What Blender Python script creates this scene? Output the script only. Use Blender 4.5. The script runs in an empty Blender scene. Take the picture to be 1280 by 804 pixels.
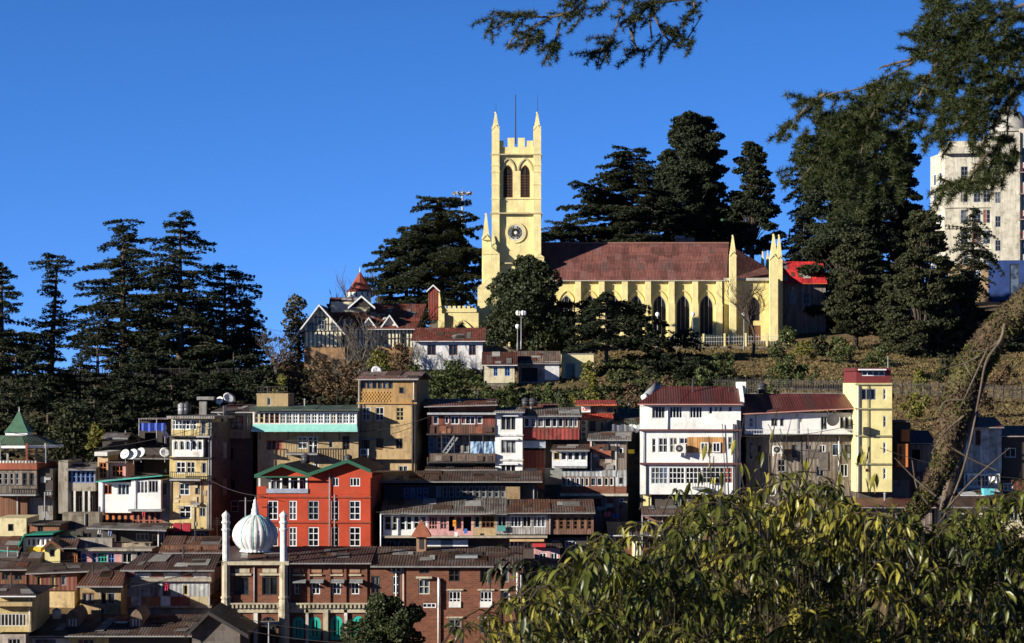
import bpy, bmesh, math, random
import numpy as np
from mathutils import Vector, Matrix
R=math.radians; PI=math.pi
S=bpy.context.scene; COL=S.collection
# ---------------------------------------------------------------- camera, sky, sun, exposure
K=2942.0; HZ=478.0            # telephoto: pixels per unit slope (1280 wide), row of the horizon
cd=bpy.data.cameras.new('camera'); cam=bpy.data.objects.new('camera',cd); COL.objects.link(cam); S.camera=cam
cam.rotation_euler=(R(90),0,0); cd.sensor_width=36; cd.lens=36*K/1280; cd.shift_y=(HZ-402)/1280
cd.clip_start=.1; cd.clip_end=40000
cd.dof.use_dof=True; cd.dof.focus_distance=230; cd.dof.aperture_fstop=22
SUN=Vector((-.83,-.475,.27)).normalized()
w=bpy.data.worlds.new('World'); S.world=w; w.use_nodes=True; wt=w.node_tree; bg=wt.nodes['Background']
sky=wt.nodes.new('ShaderNodeTexSky'); sky.sky_type='NISHITA'; sky.sun_disc=False
sky.sun_elevation=math.asin(SUN.z); sky.sun_rotation=math.atan2(SUN.x,SUN.y); sky.altitude=2200
sky.air_density=1.0; sky.dust_density=.05; sky.ozone_density=3.5
tc=wt.nodes.new('ShaderNodeTexCoord'); mp=wt.nodes.new('ShaderNodeVectorMath'); mp.operation='MULTIPLY_ADD'
mp.inputs[1].default_value=(1,1,1.9); mp.inputs[2].default_value=(0,0,.17)
wt.links.new(tc.outputs['Generated'],mp.inputs[0]); wt.links.new(mp.outputs[0],sky.inputs[0])
hs=wt.nodes.new('ShaderNodeHueSaturation'); hs.inputs['Saturation'].default_value=1.2; hs.inputs['Value'].default_value=1.0
wt.links.new(sky.outputs[0],hs.inputs['Color'])
sz=wt.nodes.new('ShaderNodeSeparateXYZ'); wt.links.new(tc.outputs['Generated'],sz.inputs[0])
mr=wt.nodes.new('ShaderNodeMapRange'); mr.inputs[1].default_value=.15; mr.inputs[2].default_value=.50; mr.inputs[3].default_value=1.0; mr.inputs[4].default_value=.12; wt.links.new(sz.outputs[2],mr.inputs[0])
tn=wt.nodes.new('ShaderNodeMix'); tn.data_type='RGBA'; tn.blend_type='MULTIPLY'; tn.inputs[0].default_value=1; tn.inputs[7].default_value=(1.68,1.40,1.66,1); wt.links.new(hs.outputs[0],tn.inputs[6])
t2=wt.nodes.new('ShaderNodeVectorMath'); t2.operation='SCALE'; wt.links.new(tn.outputs[2],t2.inputs[0]); wt.links.new(mr.outputs[0],t2.inputs['Scale'])
wt.links.new(t2.outputs[0],bg.inputs[0]); bg.inputs[1].default_value=.10
sl=bpy.data.lights.new('sun','SUN'); so=bpy.data.objects.new('sun',sl); COL.objects.link(so)
so.rotation_euler=SUN.to_track_quat('Z','Y').to_euler(); sl.energy=5.0; sl.angle=R(.5); sl.color=(1,.93,.80)
S.view_settings.view_transform='Standard'; S.view_settings.look='None'; S.view_settings.exposure=.72; S.view_settings.gamma=1
S.cycles.max_bounces=5; S.cycles.diffuse_bounces=2; S.cycles.glossy_bounces=2; S.cycles.transparent_max_bounces=4
# ---------------------------------------------------------------- helpers
def P(px,py,D): return Vector(((px-640)/K*D,D,(HZ-py)/K*D))
def tag(o,label=None,cat=None,group=None,kind=None):
    if label: o['label']=label
    if cat: o['category']=cat
    if group: o['group']=group
    if kind: o['kind']=kind
    return o
def empty(name,loc,rz=0,label=None,cat=None,group=None):
    o=bpy.data.objects.new(name,None); COL.objects.link(o); o.location=loc; o.rotation_euler=(0,0,rz); o.empty_display_size=.3
    return tag(o,label,cat,group)
def link(name,me,mat,parent=None,smooth=False):
    o=bpy.data.objects.new(name,me); COL.objects.link(o)
    if mat: me.materials.append(mat)
    if parent: o.parent=parent
    if smooth: me.shade_smooth()
    return o
class MB:
    def __init__(s): s.v=[]; s.f=[]
    def face(s,*p):
        n=len(s.v); s.v.extend(tuple(q) for q in p); s.f.append(tuple(range(n,n+len(p))))
    def box(s,x0,x1,y0,y1,z0,z1,M=None):
        n=len(s.v); c=[(x,y,z) for z in (z0,z1) for y in (y0,y1) for x in (x0,x1)]
        if M is not None: c=[tuple(M@Vector(q)) for q in c]
        s.v.extend(c)
        for f in ((0,2,3,1),(4,5,7,6),(0,1,5,4),(2,6,7,3),(0,4,6,2),(1,3,7,5)): s.f.append(tuple(n+i for i in f))
        return s
    def tube(s,pts,rs,n=8,cap=True):
        pts=[Vector(p) for p in pts]; b=len(s.v); m=len(pts)
        if not hasattr(rs,'__len__'): rs=[rs]*m
        for i,p in enumerate(pts):
            d=(pts[min(i+1,m-1)]-pts[max(i-1,0)])
            if d.length<1e-6: d=Vector((0,0,1))
            d.normalize()
            a=d.cross(Vector((0,1,0)) if abs(d.y)<.9 else Vector((1,0,0))).normalized(); c=d.cross(a)
            for k in range(n):
                t=2*PI*k/n; s.v.append(tuple(p+(a*math.cos(t)+c*math.sin(t))*rs[i]))
        for i in range(m-1):
            for k in range(n): s.f.append((b+i*n+k,b+i*n+(k+1)%n,b+(i+1)*n+(k+1)%n,b+(i+1)*n+k))
        if cap:
            s.f.append(tuple(b+k for k in range(n))[::-1]); s.f.append(tuple(b+(m-1)*n+k for k in range(n)))
        return s
    def lathe(s,prof,n=24,c=(0,0,0),mod=None,ph=0,a0=0,a1=2*PI):
        b=len(s.v); full=abs(a1-a0-2*PI)<1e-6; N=n if full else n+1
        for r,z in prof:
            for k in range(N):
                t=a0+(a1-a0)*k/n+ph; q=r*(mod(t) if mod else 1)
                s.v.append((c[0]+q*math.cos(t),c[1]+q*math.sin(t),c[2]+z))
        for i in range(len(prof)-1):
            for k in range(n):
                k2=(k+1)%N if full else k+1
                s.f.append((b+i*N+k,b+i*N+k2,b+(i+1)*N+k2,b+(i+1)*N+k))
        return s
    def prism(s,poly,y0,y1):      # poly in (x,z), extruded along y
        n=len(s.v); m=len(poly)
        s.v.extend((p[0],y0,p[1]) for p in poly); s.v.extend((p[0],y1,p[1]) for p in poly)
        s.f.append(tuple(range(n,n+m))); s.f.append(tuple(range(n+2*m-1,n+m-1,-1)))
        for i in range(m): j=(i+1)%m; s.f.append((n+i,n+m+i,n+m+j,n+j))
        return s
    def bar(s,a,b,w,h=None):       # square bar from a to b
        a=Vector(a); b=Vector(b); d=b-a; L=d.length
        if L<1e-6: return s
        q=d.to_track_quat('Z','Y').to_matrix().to_4x4(); M=Matrix.Translation(a)@q; h=h or w
        return s.box(-w/2,w/2,-h/2,h/2,0,L,M)
    def build(s,name,mat,parent=None,smooth=False):
        me=bpy.data.meshes.new(name); me.from_pydata(s.v,[],s.f); me.update()
        return link(name,me,mat,parent,smooth)
def npmesh(name,V,F,mat,parent=None):
    V=np.asarray(V,np.float32); F=np.asarray(F,np.int32); k=F.shape[1]
    me=bpy.data.meshes.new(name); me.vertices.add(len(V)); me.vertices.foreach_set('co',V.ravel())
    me.loops.add(F.size); me.loops.foreach_set('vertex_index',F.ravel())
    me.polygons.add(len(F)); me.polygons.foreach_set('loop_start',np.arange(0,F.size,k,dtype=np.int32))
    me.update(calc_edges=True); me.validate()
    return link(name,me,mat,parent)
# ---------------------------------------------------------------- materials
MC={}
def nmat(name,rough=.85):
    m=bpy.data.materials.new(name); m.use_nodes=True; t=m.node_tree; b=t.nodes['Principled BSDF']; b.inputs['Roughness'].default_value=rough
    b.inputs['Specular IOR Level'].default_value=.3
    return m,t,b
def N(t,k,**kw):
    n=t.nodes.new('ShaderNode'+k)
    for a,v in kw.items(): setattr(n,a,v)
    return n
def c4(c): return (c[0],c[1],c[2],1)
def mixc(t,fac,a,b,mode='MIX'):
    n=N(t,'Mix',data_type='RGBA',blend_type=mode)
    for sock,v in ((n.inputs[0],fac),(n.inputs[6],a),(n.inputs[7],b)):
        if isinstance(v,(int,float)): sock.default_value=v
        elif isinstance(v,tuple): sock.default_value=c4(v)
        else: t.links.new(v,sock)
    return n.outputs[2]
def ramp(t,src,lo,hi,a=0.,b=1.):
    n=N(t,'MapRange'); n.inputs[1].default_value=lo; n.inputs[2].default_value=hi; n.inputs[3].default_value=a; n.inputs[4].default_value=b
    t.links.new(src,n.inputs[0]); return n.outputs[0]
def coords(t,scale=(1,1,1),kind='Object'):
    c=N(t,'TexCoord'); m=N(t,'Mapping'); m.inputs['Scale'].default_value=scale
    if kind=='World':
        g=N(t,'NewGeometry'); t.links.new(g.outputs['Position'],m.inputs[0])
    else: t.links.new(c.outputs[kind],m.inputs[0])
    return m.outputs[0]
def noise(t,scale,vec=None,detail=4,rough=.6,dist=0):
    n=N(t,'TexNoise'); n.inputs['Scale'].default_value=scale; n.inputs['Detail'].default_value=detail; n.inputs['Roughness'].default_value=rough
    n.inputs['Distortion'].default_value=dist
    if vec: t.links.new(vec,n.inputs[0])
    return n.outputs['Fac']
def bump(t,b,src,strength,dist=.02):
    n=N(t,'Bump'); n.inputs['Strength'].default_value=strength; n.inputs['Distance'].default_value=dist
    t.links.new(src,n.inputs['Height']); t.links.new(n.outputs[0],b.inputs['Normal'])
def mul(c,k): return tuple(x*k for x in c)
def wallm(col,grime=.5,kind='plaster',dirt=(.07,.055,.04)):
    key=('w',col,grime,kind)
    if key in MC: return MC[key]
    m,t,b=nmat(kind+'_wall',.9); W=coords(t,(1,1,1),'World')
    base=col
    n1=noise(t,.7,W,5,.65)
    c=mixc(t,ramp(t,n1,.35,.7),mul(col,1.08),mul(col,.78))
    hgt=noise(t,9,W,4)
    if kind in('brick','stone'):
        sx=N(t,'SeparateXYZ'); t.links.new(coords(t),sx.inputs[0]); ad=N(t,'Math'); t.links.new(sx.outputs[0],ad.inputs[0]); t.links.new(sx.outputs[1],ad.inputs[1])
        cx=N(t,'CombineXYZ'); t.links.new(ad.outputs[0],cx.inputs[0]); t.links.new(sx.outputs[2],cx.inputs[1])
        br=N(t,'TexBrick'); t.links.new(cx.outputs[0],br.inputs[0]); br.inputs['Scale'].default_value=1
        br.inputs['Brick Width'].default_value=.36 if kind=='brick' else .7; br.inputs['Row Height'].default_value=.14 if kind=='brick' else .35; br.inputs['Mortar Size'].default_value=.018
        br.inputs['Color1'].default_value=c4(mul(col,1.25)); br.inputs['Color2'].default_value=c4(mul(col,.6)); br.inputs['Mortar'].default_value=c4((col[0]*.9+.04,col[1]*.9+.035,col[2]*.9+.03))
        c=mixc(t,.75,c,br.outputs[0]); hgt=br.outputs[0]
        hn=noise(t,8,W); 
    if kind in('planks','corr'):
        sx=N(t,'SeparateXYZ'); t.links.new(coords(t),sx.inputs[0]); ad=N(t,'Math'); t.links.new(sx.outputs[0],ad.inputs[0]); t.links.new(sx.outputs[1],ad.inputs[1])
        cx=N(t,'CombineXYZ'); t.links.new(ad.outputs[0],cx.inputs[0]); t.links.new(sx.outputs[2],cx.inputs[2])
        mm=N(t,'Mapping'); mm.inputs['Scale'].default_value=(4.5,1,.25) if kind=='planks' else (1.4,1,.35); t.links.new(cx.outputs[0],mm.inputs[0])
        vo=N(t,'TexVoronoi'); vo.inputs['Scale'].default_value=1; vo.inputs['Randomness'].default_value=.4; t.links.new(mm.outputs[0],vo.inputs[0])
        sv=N(t,'SeparateColor'); t.links.new(vo.outputs['Color'],sv.inputs[0])
        c=mixc(t,sv.outputs[0],mul(c3(col),1.25),mul(c3(col),.55))
        wv=N(t,'TexWave'); wv.inputs['Scale'].default_value=.95 if kind=='corr' else 1.6; t.links.new(cx.outputs[0],wv.inputs[0]); hgt=wv.outputs['Fac']
        if kind=='corr':
            c=mixc(t,ramp(t,noise(t,1.1,W,6,.7),.5,.68,0,.6),c,(.10,.045,.025))
    st=noise(t,1,coords(t,(3.2,3.2,.30),'World'),6,.75)
    c=mixc(t,ramp(t,st,.49,.70,0,min(1,grime*1.3)),c,dirt)
    pt=noise(t,.9,W,7,.8)
    c=mixc(t,ramp(t,pt,.52,.62,0,min(1,grime*1.15)),c,mul(dirt,1.5))
    c=mixc(t,ramp(t,noise(t,2.7,W,6,.8),.58,.64,0,grime*.8),c,mul(col,1.25))
    t.links.new(c,b.inputs['Base Color']); bump(t,b,hgt,.35 if kind!='corr' else .8,.03)
    MC[key]=m; return m
def c3(c): return tuple(c[:3])
def roofm(c1,c2,rust=.5,w=.8,l=2.2,rough=.6):
    key=('r',c1,c2,rust,w,l)
    if key in MC: return MC[key]
    m,t,b=nmat('sheet_roof',rough); O=coords(t); W=coords(t,(1,1,1),'World')
    br=N(t,'TexBrick'); t.links.new(O,br.inputs[0]); br.inputs['Scale'].default_value=1; br.inputs['Brick Width'].default_value=w; br.inputs['Row Height'].default_value=l
    br.inputs['Mortar Size'].default_value=.025; br.inputs['Color1'].default_value=c4(c1); br.inputs['Color2'].default_value=c4(c2); br.inputs['Mortar'].default_value=c4(mul(c1,.35)); br.offset=.5
    br.inputs['Bias'].default_value=-.1
    vo=N(t,'TexVoronoi'); vo.distance='CHEBYCHEV'; vo.inputs['Scale'].default_value=1; vo.inputs['Randomness'].default_value=.35; t.links.new(coords(t,(1/w,1/l,.3)),vo.inputs[0]); sv=N(t,'SeparateColor'); t.links.new(vo.outputs['Color'],sv.inputs[0])
    c=mixc(t,ramp(t,sv.outputs[0],0,1),mixc(t,1.,br.outputs[0],(.62,.62,.62),'MULTIPLY'),mixc(t,1.,br.outputs[0],(1.35,1.3,1.25),'MULTIPLY'))
    c=mixc(t,ramp(t,sv.outputs[1],.80,.86,0,rust*.8),c,(.17,.16,.155))
    c=mixc(t,ramp(t,noise(t,.9,W,7,.75),.46,.60,0,rust),c,(.12,.05,.028))
    c=mixc(t,ramp(t,noise(t,1.6,W,6,.75),.5,.75,0,.75),c,(.035,.028,.024))
    st=noise(t,1,coords(t,(5,.5,.5)),4,.7)
    c=mixc(t,ramp(t,st,.55,.7,0,.45),c,mul(c2,1.7))
    t.links.new(c,b.inputs['Base Color'])
    wv=N(t,'TexWave'); wv.inputs['Scale'].default_value=1.55; t.links.new(O,wv.inputs[0]); bump(t,b,wv.outputs['Fac'],.45,.04)
    MC[key]=m; return m
def plain(col,rough=.7,var=.35,metal=0,name='paint',sc=2.):
    key=('p',col,rough,var,metal)
    if key in MC: return MC[key]
    m,t,b=nmat(name,rough); c=mixc(t,ramp(t,noise(t,sc,coords(t,(1,1,1),'World'),5,.7),.35,.72),mul(col,1.05),mul(col,1-var))
    t.links.new(c,b.inputs['Base Color']); b.inputs['Metallic'].default_value=metal
    MC[key]=m; return m
def glassm(col,rough=.12):
    key=('g',col)
    if key in MC: return MC[key]
    m,t,b=nmat('window_glass',rough); c=mixc(t,ramp(t,noise(t,1.3,coords(t,(1,1,1),'World'),2),.4,.6),col,mul(col,.3))
    t.links.new(c,b.inputs['Base Color']); b.inputs['Specular IOR Level'].default_value=.4
    MC[key]=m; return m
def leafm(c1,c2,rough=.6,trans=.15,sc=.5):
    key=('l',c1,c2,sc)
    if key in MC: return MC[key]
    m,t,b=nmat('foliage',rough); g=N(t,'NewGeometry'); n=noise(t,sc,coords(t,(1,1,1),'World'),3)
    a=N(t,'Math',operation='ADD'); t.links.new(g.outputs['Random Per Island'],a.inputs[0]); t.links.new(n,a.inputs[1])
    c=mixc(t,ramp(t,a.outputs[0],.45,1.5),c1,c2); t.links.new(c,b.inputs['Base Color'])
    tr=N(t,'BsdfTranslucent'); t.links.new(c,tr.inputs[0]); mx=N(t,'MixShader'); mx.inputs[0].default_value=trans
    t.links.new(b.outputs[0],mx.inputs[1]); t.links.new(tr.outputs[0],mx.inputs[2]); t.links.new(mx.outputs[0],t.nodes['Material Output'].inputs[0])
    MC[key]=m; return m
def barkm(c1,c2,moss=0,sc=6.):
    key=('b',c1,c2,moss)
    if key in MC: return MC[key]
    m,t,b=nmat('bark',.95); W=coords(t,(1,1,.35),'World'); n=noise(t,sc,W,6,.7,.4)
    c=mixc(t,ramp(t,n,.35,.65),c1,c2)
    if moss: c=mixc(t,ramp(t,noise(t,3.2,coords(t,(1,1,1),'World'),6,.7),.46,.60,0,moss),c,(.075,.085,.02))
    t.links.new(c,b.inputs['Base Color']); bump(t,b,n,1,.25/sc)
    MC[key]=m; return m
WHITE=(.78,.77,.74); CREAM=(.72,.63,.34)
STY={'w':plain((.74,.75,.76),.6,.2),'b':plain((.20,.09,.04),.7,.4),'d':plain((.045,.04,.04),.7,.3),'g':plain((.30,.31,.32),.7,.4),'t':plain((.05,.42,.34),.6,.25),
     'o':plain((.50,.16,.06),.7,.3),'u':plain((.10,.22,.55),.6,.3),'y':plain((.5,.38,.16),.7,.3),'p':plain((.55,.28,.24),.7,.3)}
GL=[glassm((.018,.022,.03)),glassm((.03,.04,.055)),glassm((.10,.13,.17)),glassm((.015,.015,.018)),glassm((.22,.23,.24)),glassm((.02,.03,.05))]
WV=[plain((.52,.52,.50),.7,.3),plain((.60,.57,.50),.7,.3),plain((.38,.40,.42),.7,.3),plain((.55,.60,.64),.7,.3)]
CURT=[plain((.35,.3,.26),.9,.4),plain((.3,.1,.08),.9,.4),plain((.12,.16,.25),.9,.3)]
rw=random.Random(5); NOP=[]; PCOL=[plain((.13,.05,.03),.8,.5),plain((.28,.27,.26),.6,.4),plain((.17,.16,.155),.7,.4),plain((.06,.045,.04),.8,.5),plain((.40,.39,.37),.6,.4),plain((.09,.05,.035),.8,.5)]
# ---------------------------------------------------------------- openings and windows
def arch_pts(x0,x1,zs,kind,n=7):
    w=x1-x0; o=[]
    if kind=='r':
        for i in range(2*n+1): t=PI-PI*i/(2*n); o.append(((x0+x1)/2+w/2*math.cos(t),zs+w/2*math.sin(t)))
    else:
        for i in range(n+1): t=PI-PI/3*i/n; o.append((x1+w*math.cos(t),zs+w*math.sin(t)))
        for i in range(1,n+1): t=PI/3-PI/3*i/n; o.append((x0+w*math.cos(t),zs+w*math.sin(t)))
    return o
def spring(x0,x1,z1,kind): return z1-(x1-x0)*(.5 if kind=='r' else .866)
def wall_front(mb,x0,x1,z0,z1,y,ops,rev=.2):
    ops=[o for o in ops if o[0]>=x0-1e-4 and o[2]<=x1+1e-4]
    xs=sorted({round(v,4) for v in [x0,x1]+[o[i] for o in ops for i in (0,2)]}); zs=sorted({round(v,4) for v in [z0,z1]+[min(max(o[i],z0),z1) for o in ops for i in (1,3)]})
    for i in range(len(xs)-1):
        for j in range(len(zs)-1):
            cx=(xs[i]+xs[i+1])/2; cz=(zs[j]+zs[j+1])/2
            if any(o[0]<cx<o[2] and o[1]<cz<o[3] for o in ops): continue
            mb.face((xs[i],y,zs[j]),(xs[i+1],y,zs[j]),(xs[i+1],y,zs[j+1]),(xs[i],y,zs[j+1]))
    for a,b,c,d,k in ops:
        y2=y+rev; top=d if not k else spring(a,c,d,k)
        mb.face((a,y,b),(a,y2,b),(a,y2,top),(a,y,top)); mb.face((c,y,b),(c,y,top),(c,y2,top),(c,y2,b)); mb.face((a,y,b),(c,y,b),(c,y2,b),(a,y2,b))
        if not k: mb.face((a,y,d),(a,y2,d),(c,y2,d),(c,y,d))
        else:
            ap=arch_pts(a,c,top,k); h=len(ap)//2
            for i in range(len(ap)-1):
                p,q=ap[i],ap[i+1]; cn=(a,d) if i<h else (c,d)
                mb.face((p[0],y,p[1]),(q[0],y,q[1]),(cn[0],y,cn[1])); mb.face((p[0],y,p[1]),(p[0],y2,p[1]),(q[0],y2,q[1]),(q[0],y,q[1]))
def make_window(parent,a,b,c,d,k,y,nx,ny,sty,glass=None,fw=.085,name='window'):
    """frame with bars in the opening, the pane a child of it"""
    m=MB(); top=d if not k else spring(a,c,d,k)
    y0,y1=y+.03,y+.10
    m.box(a,a+fw,y0,y1,b,top); m.box(c-fw,c,y0,y1,b,top); m.box(a+fw,c-fw,y0,y1,b,b+fw)
    def ht(x):
        if not k: return d-fw
        ap=arch_pts(a,c,top,k)
        for p,q in zip(ap,ap[1:]):
            if p[0]<=x<=q[0]+1e-6: return p[1]+(q[1]-p[1])*(x-p[0])/max(q[0]-p[0],1e-6)
        return top
    if not k: m.box(a+fw,c-fw,y0,y1,d-fw,d)
    else:
        ap=arch_pts(a,c,top,k); cx=(a+c)/2
        for p,q in zip(ap,ap[1:]):
            pi=(cx+(p[0]-cx)*(1-2*fw/(c-a)),top+(p[1]-top)*(1-1.6*fw/(c-a))); qi=(cx+(q[0]-cx)*(1-2*fw/(c-a)),top+(q[1]-top)*(1-1.6*fw/(c-a)))
            m.face((p[0],y0,p[1]),(q[0],y0,q[1]),(qi[0],y0,qi[1]),(pi[0],y0,pi[1]))
    bw=fw*(.40 if fw<.08 else .30)
    for i in range(1,nx):
        x=a+(c-a)*i/nx; m.box(x-bw,x+bw,y0+.01,y1-.01,b+fw,ht(x))
    for i in range(1,ny):
        z=b+(top-b)*i/ny; m.box(a+fw,c-fw,y0+.02,y1-.02,z-bw,z+bw)
    f=m.build(name,(STY[sty] if sty!='w' or rw.random()<.55 else rw.choice(WV)) if isinstance(sty,str) else sty,parent)
    g=MB(); yp=y+.13
    if k:
        ap=arch_pts(a,c,top,k); g.face((a,yp,b),(c,yp,b),*[(p[0],yp,p[1]) for p in reversed(ap)])
    else: g.face((a,yp,b),(c,yp,b),(c,yp,d),(a,yp,d))
    g.build('pane',glass or rw.choice(GL),f)
    if not k and (c-a)>1.0 and rw.random()<.45:
        q=MB(); cw=(c-a)*rw.uniform(.2,.45); x=a+fw if rw.random()<.5 else c-fw-cw; q.box(x,x+cw,y+.105,y+.12,b+fw+(d-b)*rw.choice([0,0,.4]),d-fw); q.build('curtain',rw.choice(CURT),f)
    return f
# ---------------------------------------------------------------- house kit: photo measurements turned into metres on the facade plane
HOUSES=[]
class House:
    def __init__(s,name,label,cat,x0,yb,D,yaw=0,group=None):
        s.D=D; s.a=R(yaw); s.O=P(x0,yb,D); s.e=empty(name,s.O,s.a,label,cat,group)
        s.glass=None; s.blks=[]; HOUSES.append(s); s.xv=(math.cos(s.a),math.sin(s.a)); s.yv=(-math.sin(s.a),math.cos(s.a)); s.s=D/K; s.name=name
    def L(s,px,py,out=0):
        kx=(px-640)/K; kz=(HZ-py)/K
        t=(s.yv[0]*s.O.x+s.yv[1]*s.O.y-out)/(s.yv[0]*kx+s.yv[1])
        dx=t*kx-s.O.x; dy=t-s.O.y
        return (s.xv[0]*dx+s.xv[1]*dy, -out, t*kz-s.O.z)
    def rect(s,x0,y0,x1,y1,out=0):
        a=s.L(x0,y1,out); b=s.L(x1,y0,out); return a[0],b[0],a[2],b[2]
    def blk(s,mat,x0,y0,x1,y1,d=7,out=0,wins=(),name='wall',rev=.2,down=0):
        a,c,b,t=s.rect(x0,y0,x1,y1,out); y=-out; m=MB(); b0=b-down
        W=[]
        for q in wins:
            q=tuple(q)+('w',)*(7-len(q)) if len(q)<7 else q
            k=q[7] if len(q)>7 else None
            wa,wc,wb,wt_=s.rect(q[0],q[1],q[2],q[3],out)
            if wc>c-.02: wc=c-.05
            if wa<a+.02: wa=a+.05
            if wt_>t-.01: wt_=t-.02
            if wb<b0+.01: wb=b0+.02
            W.append((wa,wb,wc,wt_,k,q))
        wall_front(m,a,c,b0,t,y,[w_[:5] for w_ in W],rev)
        m.face((a,y,b0),(a,y,t),(a,d,t),(a,d,b0)); m.face((c,y,b0),(c,d,b0),(c,d,t),(c,y,t)); m.face((a,d,b0),(a,d,t),(c,d,t),(c,d,b0))
        m.face((a,y,t),(c,y,t),(c,d,t),(a,d,t)); m.face((a,y,b0),(a,d,b0),(c,d,b0),(c,y,b0))
        o=m.build(name,mat,s.e)
        s.blks.append((a,c,b0,y,d))
        if s.D<215 and c-a>2.4 and t-b>1.5 and name=='wall':
            ed=[a]+sorted(v for w_ in W for v in (w_[0],w_[2]))+[c]; gp=[(ed[i],ed[i+1]) for i in range(0,len(ed)-1,2) if ed[i+1]-ed[i]>.32]
            if gp:
                for _ in range(1+(rw.random()<.4)):
                    g0,g1=rw.choice(gp); u=rw.uniform(g0+.12,g1-.12); pm=MB(); pm.tube([(u,y-.09,b),(u,y-.09,t-.05)],rw.uniform(.03,.055),6); pm.build('drainpipe',STY[rw.choice('gdgw')],s.e,True)
        for wa,wb,wc,wt_,k,q in W:
            if q[6]=='n':
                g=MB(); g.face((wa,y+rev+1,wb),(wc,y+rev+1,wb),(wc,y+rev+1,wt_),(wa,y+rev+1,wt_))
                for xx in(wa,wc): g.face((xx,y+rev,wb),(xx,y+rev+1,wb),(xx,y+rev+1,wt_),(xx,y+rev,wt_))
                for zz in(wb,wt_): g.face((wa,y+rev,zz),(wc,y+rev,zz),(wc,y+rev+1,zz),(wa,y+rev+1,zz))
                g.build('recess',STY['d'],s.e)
            elif q[6]=='D': 
                g=MB(); g.box(wa+.02,wc-.02,y+.08,y+.14,wb,wt_-.02); g.box((wa+wc)/2-.03,(wa+wc)/2+.03,y+.05,y+.08,wb,wt_-.02); g.build('door',STY['b'],s.e)
            else: make_window(s.e,wa,wb,wc,wt_,k,y,q[4],q[5],q[6],s.glass,fw=.24 if q[6] is STY.get('TEA') else .068 if s.D<280 else .09)
        return o
    def box(s,name,mat,x0,y0,x1,y1,o0,o1=0,parent=None):
        a,c,b,t=s.rect(x0,y0,x1,y1,o0); m=MB(); m.box(a,c,-o0,-o1,b,t); return m.build(name,mat,parent or s.e)
    def roof(s,mat,x0,x1,ye,yr,d=7,over=.5,rx0=None,rx1=None,th=.10,wallmat=None,ye2=None,shed=False,fascia='g',ridge=.5):
        """roof with ridge along the facade: eave row ye, ridge row yr; ye2 = eave row at the right end"""
        ye2=ye if ye2 is None else ye2
        e0=s.L(x0,ye,over); e1=s.L(x1,ye2,over); dr=d if shed else d*ridge
        r0=s.L(rx0 if rx0 is not None else x0+(0),yr,-dr); r1=s.L(rx1 if rx1 is not None else x1,yr,-dr)
        if rx0 is None: r0=(e0[0],r0[1],r0[2])
        if rx1 is None: r1=(e1[0],r1[1],r1[2])
        m=MB(); zb=e0[2]
        def slab(a,b,c,dd):
            up=(0,0,th); A=[Vector(q) for q in (a,b,c,dd)]; B=[q+Vector(up) for q in A]
            m.face(*B); m.face(*A[::-1])
            for i in range(4): j=(i+1)%4; m.face(A[i],A[j],B[j],B[i])
        # sag and ripple: subdivide front slope a little
        n=max(2,int((e1[0]-e0[0])/1.6)); rr=random.Random(int(x0*7+ye))
        for i in range(n):
            t0=i/n; t1=(i+1)/n; f=lambda a,b,t:[a[k]+(b[k]-a[k])*t for k in range(3)]
            a=f(e0,e1,t0); b=f(e0,e1,t1); c=f(r0,r1,t1); q=f(r0,r1,t0); j=rr.uniform(0,.045)
            for z in (a,b,c,q): z[2]+=j
            slab(a,b,c,q)
        if not shed:
            b0=(e0[0],d+over,e0[2]); b1=(e1[0],d+over,e1[2]); slab(r0,r1,b1,b0)
            if rx0 is not None: m.face((e0[0],e0[1],e0[2]+th),(r0[0],r0[1],r0[2]+th),(b0[0],b0[1],b0[2]+th))
            if rx1 is not None: m.face((e1[0],e1[1],e1[2]+th),(b1[0],b1[1],b1[2]+th),(r1[0],r1[1],r1[2]+th))
        o=m.build('roof',mat,s.e)
        W_=e1[0]-e0[0]; SL=(Vector(r0)-Vector(e0)).length
        if mat not in NOP and W_>2 and SL>1.2:
            for q in range(min(14,int(W_*SL/6)+1)):
                u=rr.uniform(.04,.86); v=rr.uniform(.03,.7); du=rr.uniform(.4,1.6)/W_; dv=rr.uniform(.4,2.2)/SL; f=lambda uu,vv:Vector([(e0[k]+(e1[k]-e0[k])*uu)*(1-vv)+(r0[k]+(r1[k]-r0[k])*uu)*vv for k in range(3)])+Vector((0,0,th+.07))
                u2=min(u+du,.98); v2=min(v+dv,.97); pm=MB(); A=[f(u,v),f(u2,v+.01),f(u2-.004,v2),f(u,v2)]; pm.face(*A); B=[z-Vector((0,0,.02)) for z in A]; pm.face(*B[::-1])
                for i in range(4): pm.face(B[i],B[(i+1)%4],A[(i+1)%4],A[i])
                pm.build('roof_patch',rr.choice(PCOL),o)
        if s.D<215 and W_>2.5:
            for q in range(rr.choice([0,1,1,2])):
                u=rr.uniform(.1,.9); hh=rr.uniform(.4,1.1); p=Vector(e0)*(1-u)+Vector(e1)*u; p=p*.3+(Vector(r0)*(1-u)+Vector(r1)*u)*.7; pm=MB(); r_=rr.uniform(.05,.09); pm.tube([p-Vector((0,0,.1)),p+Vector((0,0,hh))],r_,7); pm.lathe([(r_*1.9,hh-.02),(0,hh+.14)],7,tuple(p)); pm.build('flue_pipe',STY[rr.choice('gd')],s.e)
            if rr.random()<.35:
                u=rr.uniform(.1,.9); p=(Vector(r0)*(1-u)+Vector(r1)*u); pm=MB(); pm.tube([p,p+Vector((0,0,1.6))],.018,4); [pm.bar(p+Vector((-.35+.05*k,0,1.0+.15*k)),p+Vector((.35-.05*k,0,1.0+.15*k)),.02) for k in range(4)]; pm.build('aerial',STY['d'],s.e)
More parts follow.
